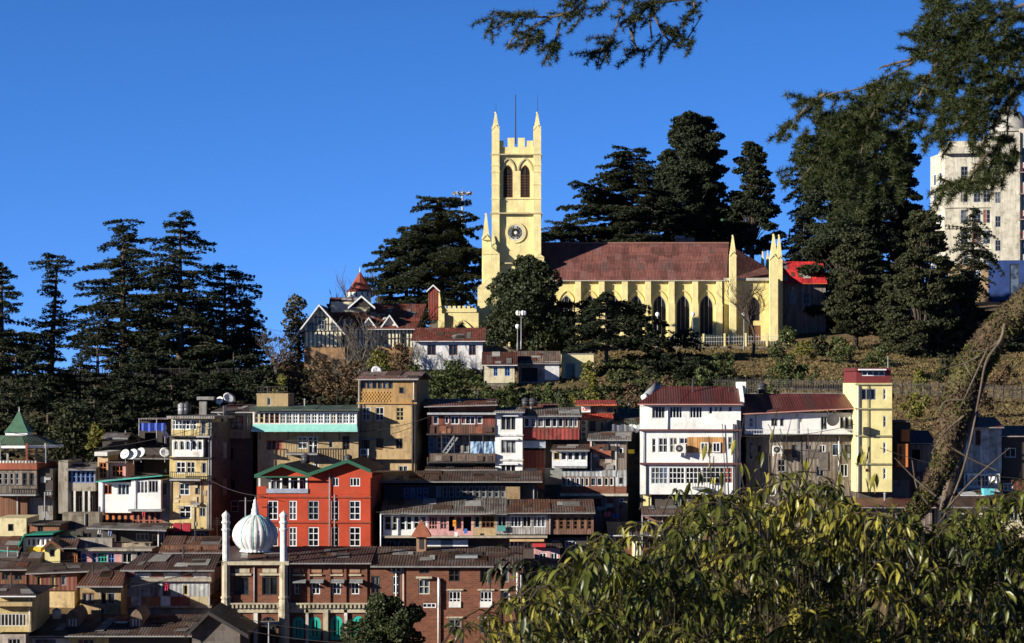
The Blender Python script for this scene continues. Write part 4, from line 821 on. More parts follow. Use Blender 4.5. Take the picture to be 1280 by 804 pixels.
# ---- shacks right of the yellow tower
x=House('orange_shack','two level orange painted shack with black roof behind the yellow tower house','shack',1113,620,191.4)
x.blk(DKW,1114,528,1138,600,d=5,out=-.6); x.blk(ORG,1122,555,1135,584,d=5,out=.6,wins=[(1124,558,1127,575,1,1,'d')]); x.blk(ORG,1127,537,1137,552,d=4,out=.3,wins=()); x.flat(RDK,1112,1140,526,d=5,over=.6,th=.12)
x=House('maroon_roof_shack','low shack with maroon lean-to roof right of the orange shack','shack',1134,620,194)
x.blk(PLG,1136,556,1168,590,d=5,wins=[(1140,562,1150,575,2,1,'n')]); x.roof(RMA,1133,1170,555,540,d=6,over=.6); x.blk(CRM,1134,590,1172,625,d=5,out=.6,down=1,wins=[(1146,596,1150,610,1,1,'w'),(1158,598,1166,606,2,1,'g')])
x=House('silver_sheet_house','tall silver grey sheet metal house with red shutters and maroon roof','house',1186,620,196)
x.blk(wallm((.48,.50,.50),.45,'corr'),1198,535,1252,592,d=6,wins=[(1219,538,1226,557,1,1,'b')]); x.blk(CRR,1189,536,1205,556,d=6,out=.5); x.roof(RMA,1188,1255,535,523,d=6,over=.7); x.blk(wallm((.35,.16,.09),.5,'brick'),1180,556,1204,600,d=6,wins=[(1185,562,1197,575,2,1,'g')]); x.blk(WH2,1205,592,1250,618,d=6,out=.4,down=1,wins=[(1212,594,1236,608,5,2,'w')]); 
x=House('dark_rust_house','dark house under rusty maroon sheets at the right edge','house',1246,620,197)
x.blk(DKW,1246,546,1300,600,d=6,wins=[(1256,560,1270,572,2,1,'w')]); x.roof(RMA,1243,1300,546,534,d=6,over=.7); x.blk(CRM,1248,600,1300,630,d=6,out=.8,wins=[(1254,604,1266,614,2,1,'w')],down=1)
x=House('tarp_shed','shed with turquoise plastic sheet draped over its white roof','shed',1206,640,193)
x.blk(WH2,1205,622,1252,640,d=4,wins=[(1209,625,1216,633,1,1,'g')],down=1); x.roof(plain((.6,.6,.6),.5,.3),1202,1255,621,612,d=5,over=.6); x.box('tarpaulin',plain((.12,.50,.58),.5,.2),1230,611,1243,619,.9,-.2)
x=House('rusty_long_roof_house','long low house with rust maroon roof under the yellow tower house','house',1030,670,185)
x.blk(PLG,1032,636,1165,665,d=5,wins=wr(1036,1090,638,650,5,4,2,1,'w'),down=1); x.roof(RMA,1028,1170,635,625,d=5,over=.6)
x=House('cream_low_house','low cream house with small windows right of the mossy trunk','house',1165,675,186); x.blk(wallm((.62,.55,.35),.4),1168,636,1300,665,d=5,wins=wr(1175,1290,640,652,7,8,2,1,'w'),down=1); x.roof(RBR,1164,1302,635,622,d=6,over=.6)
# ---- middle terrace above the long brick building
x=House('shadow_terrace','long low terrace in shade under a rust speckled roof','terrace',470,650,187)
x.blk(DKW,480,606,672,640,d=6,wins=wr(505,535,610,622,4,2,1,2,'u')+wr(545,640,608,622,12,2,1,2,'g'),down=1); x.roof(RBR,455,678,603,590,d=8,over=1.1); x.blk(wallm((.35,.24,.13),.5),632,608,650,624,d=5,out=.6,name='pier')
x=House('glazed_terrace','long patched grey roofed terrace with white and pink glazed galleries','terrace',476,700,181.3)
wn=[(480.5,645,489,663,1,2,'w'),(490,645,497,663,1,2,'w'),(499.5,645,507,663,1,2,'w'),(508,645,515,663,1,2,'w'),(517,645,524,661,1,2,'w'),(525,645,533,661,1,2,'w')]
x.blk(WH,479,643,534,671,d=6,wins=wn); x.blk(PNK,534,643,591,671,d=6,wins=[(536,646,547,662,3,3,'p'),(550,646,559,662,2,2,'p'),(561,646,568,664,1,1,'n'),(570,646,577,662,1,1,'o'),(579,646,589,664,1,1,'n')]); x.blk(TAN2,591,643,620,671,d=6,wins=[(593,645,600,660,1,1,'g'),(602,645,618,660,3,2,'b')]); x.blk(wallm((.30,.28,.27),.5,'planks'),620,641,684,668,d=6,wins=[(622,645,633,661,2,1,'g'),(638,645,652,659,3,1,'w'),(653,645,664,659,2,1,'w'),(666,645,682,659,3,1,'w')]); x.blk(wallm((.20,.11,.08),.6,'planks'),684,641,742,668,d=6,wins=wr(690,740,646,662,6,3,1,3,'b'))
x.box('ledge',plain((.45,.38,.3),.8,.5),478,670,684,672.5,.7,-.3); x.box('hanging_sheet',plain((.08,.30,.28),.7,.4),622,657,632,664,.3,.25); x.blk(DKW,479,672,742,700,d=5,out=-1.0,down=1,wins=[(482,676,494,688,2,1,'g'),(498,676,512,688,2,1,'g')]+[(637,676,648,684,2,1,'w'),(655,678,668,686,3,1,'w'),(690,676,700,690,2,1,'w'),(706,676,720,690,3,2,'w')]); x.box('white_panel',WH,534,675,551,685,-.4,-.6); x.box('white_panel',plain((.22,.25,.28),.5,.3),551,675.5,566,684.5,-.4,-.55); x.box('white_panel',WH,566,675,585,685,-.4,-.6)
x.roof(RGR,475,634,643,625,d=7,over=.9); x.roof(RRU,634,744,642,626,d=7,over=.8); x.pipe(476,643,690,r=.06,out=.8,mat='w'); x.box('orange_cloth',plain((.75,.30,.03),.8,.2),566,650,570,658,.2,.15); x.box('white_cloth',plain((.75,.75,.75),.8,.2),568,665,572,671,.75,.7); x.box('blue_cloth',plain((.06,.15,.5),.8,.2),580,661,584,667,.75,.7); x.box('canopy',plain((.55,.38,.2),.8,.3),637,674,680,677,.5,-.8)
x=House('pink_house','small pink house wedged in shadow beside the brick building end','house',655,710,178); x.blk(PNK,668,683,700,706,d=4,down=1,wins=[(674,691,683,700,2,1,'w'),(688,691,697,700,2,1,'w')]); x.flat(RDK,664,703,683,d=4,over=.5,th=.12); x.box('red_awning',plain((.5,.04,.04),.7,.2),666,680,682,684,1.2,.2)
x=House('yellow_brick_house','yellow and brick house with grey slate roof behind the bushes','house',765,705,183)
x.blk(YEL,766,671,770,700,d=5); x.blk(BRK,770,671,822,700,d=5,out=-.05,wins=[(772,674,788,686,3,1,'b'),(800,674,818,686,3,1,'b')],down=1); x.blk(YEL,790,671,801,700,d=5,out=.03); x.blk(YEL,821,671,828,700,d=5); x.roof(roofm((.10,.10,.105),(.075,.075,.08),.2,.5,.4),760,829,670,654,d=6,over=.7,fascia='w')
x=House('brick_cottage','brick cottage with cream base in shade under the big white house','house',806,680,186); x.blk(wallm((.25,.13,.09),.5,'brick'),806,646,905,680,d=5,down=1,wins=wr(812,900,652,664,5,8,2,1,'g')); x.roof(RBR,803,908,645,634,d=5,over=.6)
# ---- long brick building with minarets and dome
x=House('brick_mosque','long red brick mosque building with brown roof and arched teal windows','mosque',277,812,166,0)
wl=[(292,721,311,744,2,1,'d'),(327.5,721,347,744,2,1,'d')]; wl2=[(368,728,378,743,2,2,'w'),(389.5,728,400,743,2,2,'w'),(415.5,728,426,743,2,2,'w'),(438.5,728,449,743,2,2,'w')]
x.blk(BRK,279,706,359,756,d=12,out=.35,wins=wl); x.blk(BRK,359,706,462,757,d=12,wins=wl2)
ST=wallm((.50,.44,.32),.5); TEA=plain((.03,.42,.33),.5,.25); STY['TEA']=TEA
x.blk(BRK,279,765,359,812,d=12,out=.35,down=3,wins=[(292,771,311,806,2,1,'d','r'),(326,771,346,812,3,2,'d','r')]); x.blk(BRK,359,766,462,812,d=12,down=3,wins=[(366,771,380,800,2,1,TEA,'r'),(386,771,401,800,2,1,TEA,'r'),(413,770,428,800,2,1,TEA,'r'),(440,770,455,800,2,1,TEA,'r')])
for x0,x1,o in((278,360,.55),(358,462,.2)):
    x.blk(ST,x0,754,x1,766,d=11,out=o,name='cornice'); A=x.rect(x0,755,x1,760,o); m=MB(); n=int((x1-x0)/5)
    for i in range(n): u=A[0]+(A[1]-A[0])*(i+.3)/n; m.box(u,u+.14,-o-.22,-o-.001,A[2],A[3]-.02)
    m.box(A[0],A[1],-o-.26,-o-.001,A[3]-.02,A[3]+.08); m.build('bracket_row',ST,x.e)
for u,w_,o in((277,10,.8),(349,10,.8),(317,5,.5),(382,3.5,.2),(404,6,.3),(430,4,.2),(458,4,.2)):
    x.box('pilaster',ST if w_>5 else WH2,u,762,u+w_,830,o,.0)
for u in(315,374.5,384.5,410,430,456): x.box('pilaster',BRK,u,706,u+3,756,.12 if u>359 else .47,.0)
for a in wl: x.box('lintel',ST,a[0]-3,717,a[2]+3,719.5,.55)
for a in wl2: x.awn(a[0]-1,a[2]+5,724,3,.75); x.box('lintel',ST,a[0]-2.5,718,a[2]+2.5,720,.14)
for a,b_ in((294,312),(328,346)): x.box('relief_panel',ST,a,711,b_,716,.40)
for a,b_ in((367,380),(388,402),(414,428),(437,450)): x.box('relief_panel',wallm((.36,.20,.12),.4),a,711,b_,716,.06)
x.box('sun_screen',STY['g'],291,780,312,783,1.2,.4); x.box('sun_screen',STY['g'],325,778,350,781,1.4,.4)
w3=[(464,720,475,742,2,2,'d'),(490.5,720,499,742,1,2,'w'),(489,708,502,716,2,1,'w')]; w4=[(523,724,537,743,2,2,'w'),(524,709,537,717,2,1,'d'),(561,711,575,727,2,2,'d'),(600,711,613,728,2,1,'d'),(628,711,636,728,1,1,'g'),(561,739,576,759,3,2,'w'),(600,739,615,759,3,2,'w'),(628,739,637,759,1,2,'w','r'),(528,754,545,760,3,1,'w'),(561,774,576,792,2,2,'g'),(600,774,614,792,2,2,'g')]
x.blk(BRK,462,708,508,812,d=12,down=3,wins=w3); x.blk(BRK,508,708,652,812,d=12,out=.5,down=3,wins=w4)
for a in w4[5:8]: x.box('lintel',ST,a[0]-3,736.5,a[2]+3,738.3,.65)
x.box('lintel',ST,520,721,540,723.4,.9); 
for a,b_ in((561,576),(600,615)): x.box('lintel',ST,a-3,771,b_+3,773,.65); x.box('window_box',WH,a,752,b_,759.5,.60,.4)
for u in(548,646.5,651): x.pipe(u,722 if u<600 else 716,812,r=.06,out=.65,mat='w')
x.pipe(548.5,724,760,r=.09,out=.7,mat='w')
x.roof(RPU,281,464,705,685,d=12,over=.7,rx0=286,wallmat=BRK); x.roof(RBR,463,655,709,685,d=12,over=.9,wallmat=BRK); x.box('skylight',plain((.30,.32,.34),.4,.2),569,695,597,704,-1.4,-2.6)
x.box('eave_beam',ST,277,702,361,706.5,.85,.2)
# turret on the brick roof
A=x.rect(520.5,669,532.5,690,-4); m=MB(); m.box(A[0],A[1],4,4+A[1]-A[0],A[2]-.5,A[3]); m.build('cupola',wallm((.33,.2,.12),.5),x.e); cx=(A[0]+A[1])/2; w_=(A[1]-A[0])/2
m=MB(); m.lathe([(w_*2.9,-.12),(w_*2.8,.0),(w_*1.0,.75),(.0,1.15)],4,(cx,4+w_,A[3]),ph=PI/4); m.build('cupola_roof',plain((.32,.11,.06),.7,.4),x.e); m=MB(); m.box(cx-.15,cx+.15,3.97,4.0,A[2]+.2,A[3]-.1); m.build('louvre',STY['d'],x.e)
# minarets
WM=wallm((.76,.75,.73),.32); 
for u in(282.5,354.5):
    r=.245; b_=x.L(u,812,.6); t_=x.L(u,640,.6); zz=lambda y:x.L(u,y,.6)[2]; o=(b_[0],-.6,0)
    m=MB(); m.lathe([(r,zz(704)),(r,zz(664)),(r*1.25,zz(663)),(r*1.25,zz(661)),(r,zz(660)),(r,zz(655)),(r*1.3,zz(654)),(r*1.3,zz(652)),(r*1.0,zz(651)),(r*1.0,zz(647)),(r*1.15,zz(646)),(r*1.2,zz(643.5)),(r*.7,zz(641)),(r*.2,zz(639.5)),(0,zz(638))],10,o); m.build('minaret',WM,x.e)
    m=MB(); m.lathe([(r*1.2,zz(704)),(r*1.2,zz(745)),(r*1.5,zz(746)),(r*1.5,zz(748)),(r*1.2,zz(749)),(r*1.5,zz(755)),(r*1.5,zz(812)-3)],10,o); m.build('minaret_base',ST,x.e)
# dome
q=x.L(319,690,-3.5); s_=(166+3.5)/K; zz=lambda y:(690-y)*s_
prof=[(17,690),(20,689),(17.5,687.5),(19.5,685.5),(24,681),(27.5,675),(28.7,669),(27.6,662.5),(24.6,656.5),(20.5,652),(15.5,648),(10.5,645.5),(6.5,644)]
m=MB(); m.lathe([(r*s_,zz(y)) for r,y in prof],128,(q[0],3.5,q[2]),mod=lambda t:1-.045*abs(math.sin(11*t))**6 ); dm=m.build('dome',wallm((.76,.75,.75),.3),x.e,True)
m=MB(); m.lathe([(r*s_,zz(y)) for r,y in((5.8,645),(5.0,641.5),(4.2,638.5),(4.9,637.5),(3.4,635),(3.0,631),(3.3,630),(2.2,629),(1.8,627.5),(2.3,626),(1.2,624.5),(.3,623.5),(.2,621))],20,(q[0],3.5,q[2])); m.build('finial',plain((.78,.78,.79),.5,.1),dm,True)
m=MB()
for k in range(22):
    if k%2: continue
    t=PI*(k+.5)/11; m.tube([(q[0]+r*s_*.972*math.cos(t),3.5+r*s_*.972*math.sin(t),q[2]+zz(y)) for r,y in prof[3:]],.035,5)
m.build('teal_rib',plain((.15,.45,.45),.5,.2),dm)
x=House('shaded_annex','dark annex with bluish white window right of the brick building','house',656,790,170,0); x.blk(DKW,656,718,700,800,d=7,out=-2,down=1,wins=[(658,738,668,756,2,2,'u'),(670,738,680,756,2,2,'u')]); x.roof(RDK,654,704,718,700,d=8,over=.2)
x=House('concrete_tank_house','low rough concrete block house in front of the brick building corner','house',648,815,160); x.blk(CONC,650,779,712,812,d=3,down=1.5); x.flat(CONC,648,714,775,d=3,over=.3,th=.2)
# ================================================================ lower left cluster
x=House('teal_roof_house','white and yellow hut with curved teal edged roof','hut',25,700,181)
x.blk(WH,29,672,69,700,d=4,down=1,wins=wr(34,68,673.5,682.5,6,1.5,1,1,'w')); x.box('yellow_panel',plain((.72,.52,.06),.6,.25),34,683.5,57,691,.06,-.02)
m=MB(); pts=[(23,691),(26,682),(30,673),(33,669),(68,668)]; LL=[x.L(*q) for q in pts]
for p,q_ in zip(LL,LL[1:]): m.prism([(p[0],p[2]),(q_[0],q_[2]),(q_[0]+.02,q_[2]+.13),(p[0]-.12,p[2]+.08)],-.6,4)
m.build('roof',plain((.02,.24,.17),.6,.3),x.e)
x=House('green_shed_roof_house','grey house with green ridge roof above the teal hut','house',70,690,183); x.blk(GREY,71,672,93,695,d=4); x.roof(RGN,69,96,672,664,d=5,over=.5)
x=House('yellow_gable_hut','small yellow gabled hut with rusty red side roof','hut',56,712,177,6)
x.blk(YEL,56,686,75,704,d=5,down=1,wins=[(62.5,685.5,68.5,696,2,1,'d')]); x.gable(YEL,RRU,53,78,687,64,677,d=6,over=.3,barge='b'); x.blk(PLK,75,690,97,706,d=5,out=-.4,wins=[(84,694,96,704,4,1,'o')],down=1); x.roof(RRU,72,96,686,675,d=6,over=.2)
x=House('rust_green_edge_house','rust roofed house with teal roof edge at the left margin','house',-12,710,180); x.blk(GREY,-12,688,12,705,d=5,wins=[(-2,690,3,699,1,1,'w'),(4,690,9,699,1,1,'w')],down=1); x.roof(RRU,-14,24,688,672,d=6,over=.4,ye2=690,fascia='t'); x.blk(WH2,12,690,26,702,d=4,out=-.8,wins=[(15,692,24,698,2,1,'u')])
x=House('rust_slope_house','plank house under a broad rust streaked roof at the left','house',-12,742,175); x.blk(PLK,-12,713,33,735,d=6,down=1,wins=[(2,716,10,725,2,1,'d'),(18,716,28,725,2,1,'d')]); x.roof(RBR,-14,46,713,692,d=7,over=.6,rx0=-5,rx1=56)
x=House('black_roof_house','rust panelled house with flat black roof sheet','house',35,752,172); x.blk(CRM,36,717,96,738,d=6,out=.2,wins=[(45,720,51,733,1,1,'y'),(63,719,69,735,1,1,'y'),(76,719,83,732,1,1,'g')]); x.blk(wallm((.60,.45,.24),.5),58,738,93,748,d=6,down=1.5); x.roof(RDK,32,138,718,706,d=8,over=.6,ye2=714,rx1=128,rx0=38)
x=House('tan_shutter_hut','tan hut with brown shutters under a rust brown lean-to roof','hut',99,772,167)
x.blk(TAN,100,735,151,763,d=6,down=1,wins=[(103,741,118,755,2,1,'b'),(127,741,133,755,1,1,'d'),(134,741,144,755,1,1,'g')]); x.roof(RRU,96,154,734,715,d=6,over=.7,rx0=112,rx1=157)
x=House('pink_blue_row','row house with pink walls, blue doors and white windows','house',101,720,178)
x.blk(PNK,101,690,152,714,d=5,down=1,wins=[(102,692,108,707,2,3,'u'),(115,691,121,706,1,2,'u'),(122,691,134,708,3,3,'t'),(135,691,143,706,2,2,'u')]); x.blk(CONC,152,687,188,706,d=5,down=1,wins=[(152.5,691,165,704,2,1,'w'),(170,689,178,700,1,1,'w'),(179,688,187,700,1,1,'w')]); x.box('ledge',CONC,96,686,190,689,.5,-1)
x=House('cluttered_balcony_house','concrete balcony house with washing and pots under a thin grey roof','house',94,690,182)
x.blk(DKW,95,662,145,690,d=5,out=-1,wins=[(105,666,115,685,2,1,'d'),(120,666,128,685,1,1,'g')]); x.blk(wallm((.33,.30,.26),.6),94,673,140,688,d=.3,out=.9,name='balustrade'); x.blk(wallm((.40,.33,.24),.6),140,679,188,687,d=4,out=.5,name='balustrade'); x.blk(DKW,145,664,208,690,d=5,out=-1.2,wins=[(170,667,186,676,3,1,'g'),(190,668,200,676,2,1,'y')]); x.roof(RG,108,208,661,656,d=5,over=.8,ye2=664); x.pipe(198,664,694,r=.05,out=.3,mat='w')
x=House('rust_roofs_house','stack of rust brown roofs left of the first minaret','house',200,722,178); x.blk(PLK,204,682,276,712,d=6); x.roof(RRU,198,280,692,672,d=7,over=.6); x.roof(RBR,215,280,678,668,d=9,over=-2) if False else None
x=House('patchwork_panel_house','house fronted with patchwork of white and rust panels, dark maroon roof','house',152,772,170,0)
x.blk(WH2,152,716,263,730,d=6,name='upper_wall'); x.blk(CRG,152,729,261,746,d=6,out=.1,wins=[(153,730,158,744,1,1,'y'),(203,729,213,745,2,1,'b'),(229,731,235,744,1,1,'y')]); cols=[(.40,.22,.1),(.7,.7,.66),(.42,.22,.11),(.45,.16,.07),(.7,.7,.68),(.25,.07,.05),(.28,.09,.06),(.5,.4,.24),(.47,.40,.26)]
for i,cc_ in enumerate(cols): x.box('panel',wallm(cc_,.4),152+i*12.2,746,164+i*12.2,758,.28,.05)
for i in range(6): x.box('panel',wallm([(.28,.10,.07),(.6,.58,.54)][i%2],.5),153+i*18,716,153+i*18+(16 if i%2 else 15),721.5,.07,-.03)
x.box('ledge',CONC,150,723,264,727,.45,-.1); x.blk(GREY,153,758,262,776,d=6,out=-.2,down=1); x.box('ledge',CONC,150,757.5,264,760,.5); x.roof(RPU,150,268,714,694,d=7,over=.7,rx0=178,fascia='g'); x.pipe(262,730,772,out=.3,r=.05)
x=House('bottom_left_house','cream house with barred white window strip at the bottom left corner','house',-14,815,158)
x.blk(YEO,-14,747,40,790,d=6,out=0,wins=[(-8,767,33,783,9,1,'w')]); x.box('canopy',TAN2,-14,753,40,758,.8,-.2); x.blk(wallm((.45,.38,.33),.4),-14,793,32,815,d=6,out=-.2,down=1.5,wins=[(10,798,26,806,3,1,'g')]); x.roof(RDK,-16,45,746,732,d=6,over=.9,rx1=30,fascia='w')
x=House('dormer_roof_house','broad dark patched roof with two arched dormers along the bottom edge','house',36,815,160)
x.blk(YEO,88,797,136,815,d=6,wins=[(97,799,118,812,3,1,'g')],down=1); x.blk(WH2,40,798,88,815,d=6,out=-.2,down=1,wins=[(44,799,70,808,3,1,'u')]); x.blk(DKW,136,797,236,815,d=6,down=1,wins=[]); x.roof(RBR,34,240,796,770,d=10,over=.8,rx0=62,rx1=288)
for a in(91,170.5):
    A=x.rect(a-8,767,a+8,787,-1.6); m=MB(); sp=A[3]-.45; m.prism([(A[0],A[2]),(A[1],A[2])]+[(p[0],p[1]) for p in reversed(arch_pts(A[0],A[1],sp,'p',5))],1.4,5); dd=m.build('dormer',wallm((.22,.15,.11),.6),x.e); m=MB()
    for k in range(3): u=A[0]+.2+k*.22; m.box(u,u+.10,1.36,1.398,A[2]+.25,sp+.1)
    m.build('louvre',WH2,dd)
x.blk(wallm((.33,.13,.08),.5,'brick'),144,771,158,780,d=3.4,out=-2.6,name='chimney'); x.box('chimney_cap',WH2,143,777,159,780,-2.5,-3.5)
x=House('gabled_dark_house','dark gabled rubble house left of the brick mosque front','house',236,815,157)
x.blk(wallm((.14,.12,.11),.6,'stone'),240,790,300,815,d=6,down=1.5); x.gable(wallm((.14,.12,.11),.6,'stone'),RBR,236,306,792,262,766,d=6,over=.6,barge='d')
x=House('red_tank_shed','dark shed below the peeling tenement carrying two red tanks','shed',212,672,184); x.blk(DKW,206,664,262,676,d=3,down=1,wins=[(240,666,256,672,3,1,'g')])

# footings: every house stands on the slope
FND=wallm((.17,.15,.125),.7,'stone')
for h in HOUSES:
    if not h.blks: continue
    zm=min(q[2] for q in h.blks); n_=0; done=[]
    for (x0,x1,b0,y0,y1) in sorted(h.blks,key=lambda q:q[2]):
        if b0>zm+2.2 or any(x0<q[1]-.2 and x1>q[0]+.2 for q in done): continue
        M_=Matrix.Translation(h.O)@Matrix.Rotation(h.a,4,'Z'); g=min(gz(*(M_@Vector((u,v,0)))[:2]) for u in (x0,x1) for v in (y0,y1))-h.O.z
        if b0-g>.15: m=MB(); m.box(x0+.06,x1-.06,y0+.12,y1-.06,g-.4,b0+.02); m.build('foundation',FND,h.e)
        done.append((x0,x1))
# ================================================================ vegetation
CED=leafm((.013,.021,.011),(.036,.044,.018),.75,.1,.5); CED2=leafm((.018,.026,.012),(.058,.060,.022),.75,.1,.5); BR=leafm((.03,.045,.015),(.10,.12,.035),.6,.15,.6); BRO=leafm((.07,.05,.03),(.16,.10,.05),.8,.1,.6); BYEL=leafm((.08,.09,.02),(.22,.20,.04),.7,.2,.8)
BK=barkm((.05,.038,.028),(.13,.10,.075)); BKG=barkm((.07,.06,.05),(.17,.15,.13))
def cards(C,size,rng,flat=.5,asp=.45,n=3):
    """small leaf-spray triangles/quads at points C"""
    k=len(C); a=rng.uniform(0,2*PI,k); tz=rng.normal(0,flat,k); u=np.stack([np.cos(a),np.sin(a),tz],-1); u/=np.linalg.norm(u,axis=1)[:,None]
    r=rng.normal(0,1,(k,3)); r[:,2]*=flat; v=np.cross(u,np.cross(r,u)+1e-5); v=np.cross(u,rng.normal(0,1,(k,3))*np.array([flat,flat,1])); v/=np.linalg.norm(v,axis=1)[:,None]+1e-9
    s=size*rng.uniform(.55,1.35,k)[:,None]; A=C-u*s*.5-v*s*asp*.5; B=C-u*s*.2+v*s*asp*.6; D=C+u*s*.65; E=C+u*s*.1-v*s*asp*.6
    V=np.stack([A,B,D,E],1).reshape(-1,3); F=np.arange(k*4).reshape(-1,4); return V,F
def cedar(px,yt,yb,D,w,label,seed,group=None,start=.25,shape='cone',dens=1.,lean=0,mat=None,lv=None,droop=.12,top=.15,sz=.29,rise=.16,asym=0,yb2=None,kind='cedar_tree'):
    rng=np.random.RandomState(seed); base=P(px,yb,D); base.z=min(base.z,gz(base.x,D)+.0) if yb2 is None else P(px,yb2,D).z
    topz=P(px,yt,D).z; H=topz-base.z; vis=topz-P(px,yb,D).z; RW=w/2*D/K
    e=empty(kind,base,0,label,'tree',group); tr=MB(); z0=H-vis
    ln=lambda z:lean*RW*max(0,(z-z0)/vis)
    tr.tube([(ln(z),0,z) for z in np.linspace(-1,H*.97,12)],[max(.04,.030*vis*(1-.93*i/11)+.03) for i in range(12)],8)
    n=lv or max(8,int(vis/.62)); C=[]; S_=[]
    for i in range(n):
        f=start+(1-start)*(i+rng.uniform(-.3,.3))/n; f=min(max(f,0),.995); z=z0+vis*f; g=(f-start)/(1-start)
        if shape=='cone': pr=(1-g)**.75*(.30+.70*min(1,g*4+.45))+top*.35
        elif shape=='flat': pr=(.55+.45*math.sin(PI*min(1,g*1.1)))*(1 if g<.8 else (1-g)/.2*.6+.4)
        elif shape=='col': pr=math.sin(PI*(.12+.83*g))**.6
        elif shape=='dome': pr=math.sqrt(max(.02,1-((g-.35)/.66)**2))
        else: pr=shape(g)
        ta=rng.uniform(0,2*PI); big=rng.rand()<.55
        for k in range(rng.randint(4,7)):
            a=rng.uniform(0,2*PI) if not big else rng.choice([0,PI])+rng.normal(0,.75); L=RW*pr*(rng.uniform(.75,1.28) if big and k<4 else rng.uniform(.3,.85))*(1+asym*math.cos(a))
            if L<.4: L=.4
            dx,dy=math.cos(a),math.sin(a); ri=rise*rng.uniform(-.1,2.1); dr=droop*rng.uniform(.2,2.4)
            path=lambda t:np.array([ln(z)+dx*L*t,dy*L*t,z+L*(ri*t-dr*t*t*1.3)])
            tr.tube([path(t) for t in (0,.4,.8)],[.012*L+.035,.009*L+.02,.015],4,False)
            m=int((46+L*L*15)*dens); t=rng.uniform(.12,1.0,m)**.8; t=np.where(rng.rand(m)<.85,t,rng.uniform(.05,1,m))
            side=rng.uniform(-1,1,m)*(.12+.36*L*np.clip(t*1.15,0,1)*np.sqrt(np.clip(1.08-t,0,1))); q=np.round(t*7)/7; t=t*.6+q*.4
            zz=z+L*(ri*t-dr*t*t*1.3)+rng.normal(0,.10,m)-.20*np.abs(side)-np.abs(rng.normal(0,.10,m))
            C.append(np.stack([ln(z)+dx*L*t-dy*side,dy*L*t+dx*side,zz],-1))
    C=np.concatenate(C); V,F=cards(C,sz,rng,.35,.5); tr.build('trunk',BK,e,True); npmesh('crown',V,F,mat or CED,e); return e
def bushy(px,yt,yb,D,w,label,seed,group=None,mat=None,sz=.30,dens=1.,lumps=14,name='evergreen_tree',cat='tree',col=None,egg=.5,depth=1.,trunk=True,core=.55,bot=0.,flat=1.,prof=None,kind=None,lrs=1.):
    rng=np.random.RandomState(seed); base=P(px,yb,D); gzv=gz(base.x,D); topz=P(px,yt,D).z; vis=topz-base.z; e=empty(name,(base.x,D,min(base.z,gzv)),0,label,cat,group); b0=base.z-min(base.z,gzv); RW=w/2*D/K
    C=[]; tr=MB(); cen=[]
    for i in range(lumps):
        g=(i+rng.uniform(0,1))/lumps; r=prof(g) if prof else math.sin(PI*(.08+.86*g**egg))**.7; a=rng.uniform(0,2*PI); rr=rng.uniform(.25,.78)*r
        zc=b0+vis*(bot+(1-bot)*(.09+.84*g)); c=np.array([RW*rr*math.cos(a),RW*rr*math.sin(a)*depth,zc]); lr=max(.35,min(RW,vis/2)*rng.uniform(.28,.48)*(.65+.35*r)); cen.append((c,lr*lrs))
    cen.append((np.array([0,0,b0+vis*.45]),min(RW,vis/2)*.62)); cen.append((np.array([0,0,b0+vis*.86]),min(RW,vis/2)*.30)) 
    for c,lr in cen:
        m=int(lr*lr*150*dens/(sz/.3)**2)+30; d=rng.normal(0,1,(m,3)); d/=np.linalg.norm(d,axis=1)[:,None]; rad=lr*(rng.uniform(core,1.0,m)**.5)*(1+.18*np.sin(d[:,0]*7+c[0]*5)*np.cos(d[:,2]*6+c[1]*3))
        C.append(c+d*rad[:,None]*np.array([1,1,.8*flat]))
        if trunk: tr.tube([(0,0,b0+vis*.12),tuple(c*np.array([.5,.5,.8])+np.array([0,0,b0*.2])),tuple(c)],[.10,.06,.02],5,False)
    if trunk: tr.tube([(0,0,-.6),(0,0,b0+vis*.35),(0,0,b0+vis*.7)],[.02*vis+.06,.015*vis+.04,.03],7); tr.build('trunk',BK,e,True)
    V,F=cards(np.concatenate(C),sz,rng,.9,.6); npmesh('crown' if cat=='tree' else 'leaves',V,F,mat or BR,e); return e
def bare(px,yt,yb,D,w,label,seed,group=None,depth=5,mat=None,twig=True):
    rng=random.Random(seed); base=P(px,yb,D); base.z=min(base.z,gz(base.x,D)); H=P(px,yt,D).z-base.z; RW=w/2*D/K; e=empty('bare_tree',base,0,label,'tree',group); tr=MB(); tw=MB()
    def grow(p,d,L,r,lev):
        pts=[p]; q=Vector(p); dd=Vector(d)
        for i in range(3):
            dd=(dd+Vector((rng.uniform(-.22,.22),rng.uniform(-.22,.22),rng.uniform(-.08,.16)))).normalized(); q=q+dd*L/3; pts.append(q.copy())
        (tr if lev<2 else tw).tube(pts,[r,r*.85,r*.72,r*.6],5 if lev>1 else 7,False)
        if lev>=depth: return
        for k in range(rng.randint(2,4) if lev else 4):
            j=rng.choice([1,2,3,3]); nd=(dd*.7+Vector((rng.uniform(-1,1)*RW/H*1.9,rng.uniform(-1,1)*RW/H*1.5,rng.uniform(-.1,.75)))).normalized(); grow(pts[j],nd,L*rng.uniform(.58,.82),r*.58,lev+1)
    grow(Vector((0,0,-.5)),Vector((0,0,1)),H*.38,.022*H,0)
    tr.build('trunk',mat or BKG,e,True); tw.build('branches',mat or BKG,e); return e
gL='cedars on the left ridge'
cedar(2,322,500,295,110,'dense dark cedar cut by the left edge of the ridge',1,gL,start=.02,dens=1.5)
cedar(62,314,480,299,84,'slender leaning cedar with a thin open flat topped crown',2,gL,start=.25,dens=.8,lean=.25,shape=lambda g:.55+.25*math.sin(g*9)+(.25 if g<.3 else 0)-(g>.9)*.3,lv=20,top=.3)
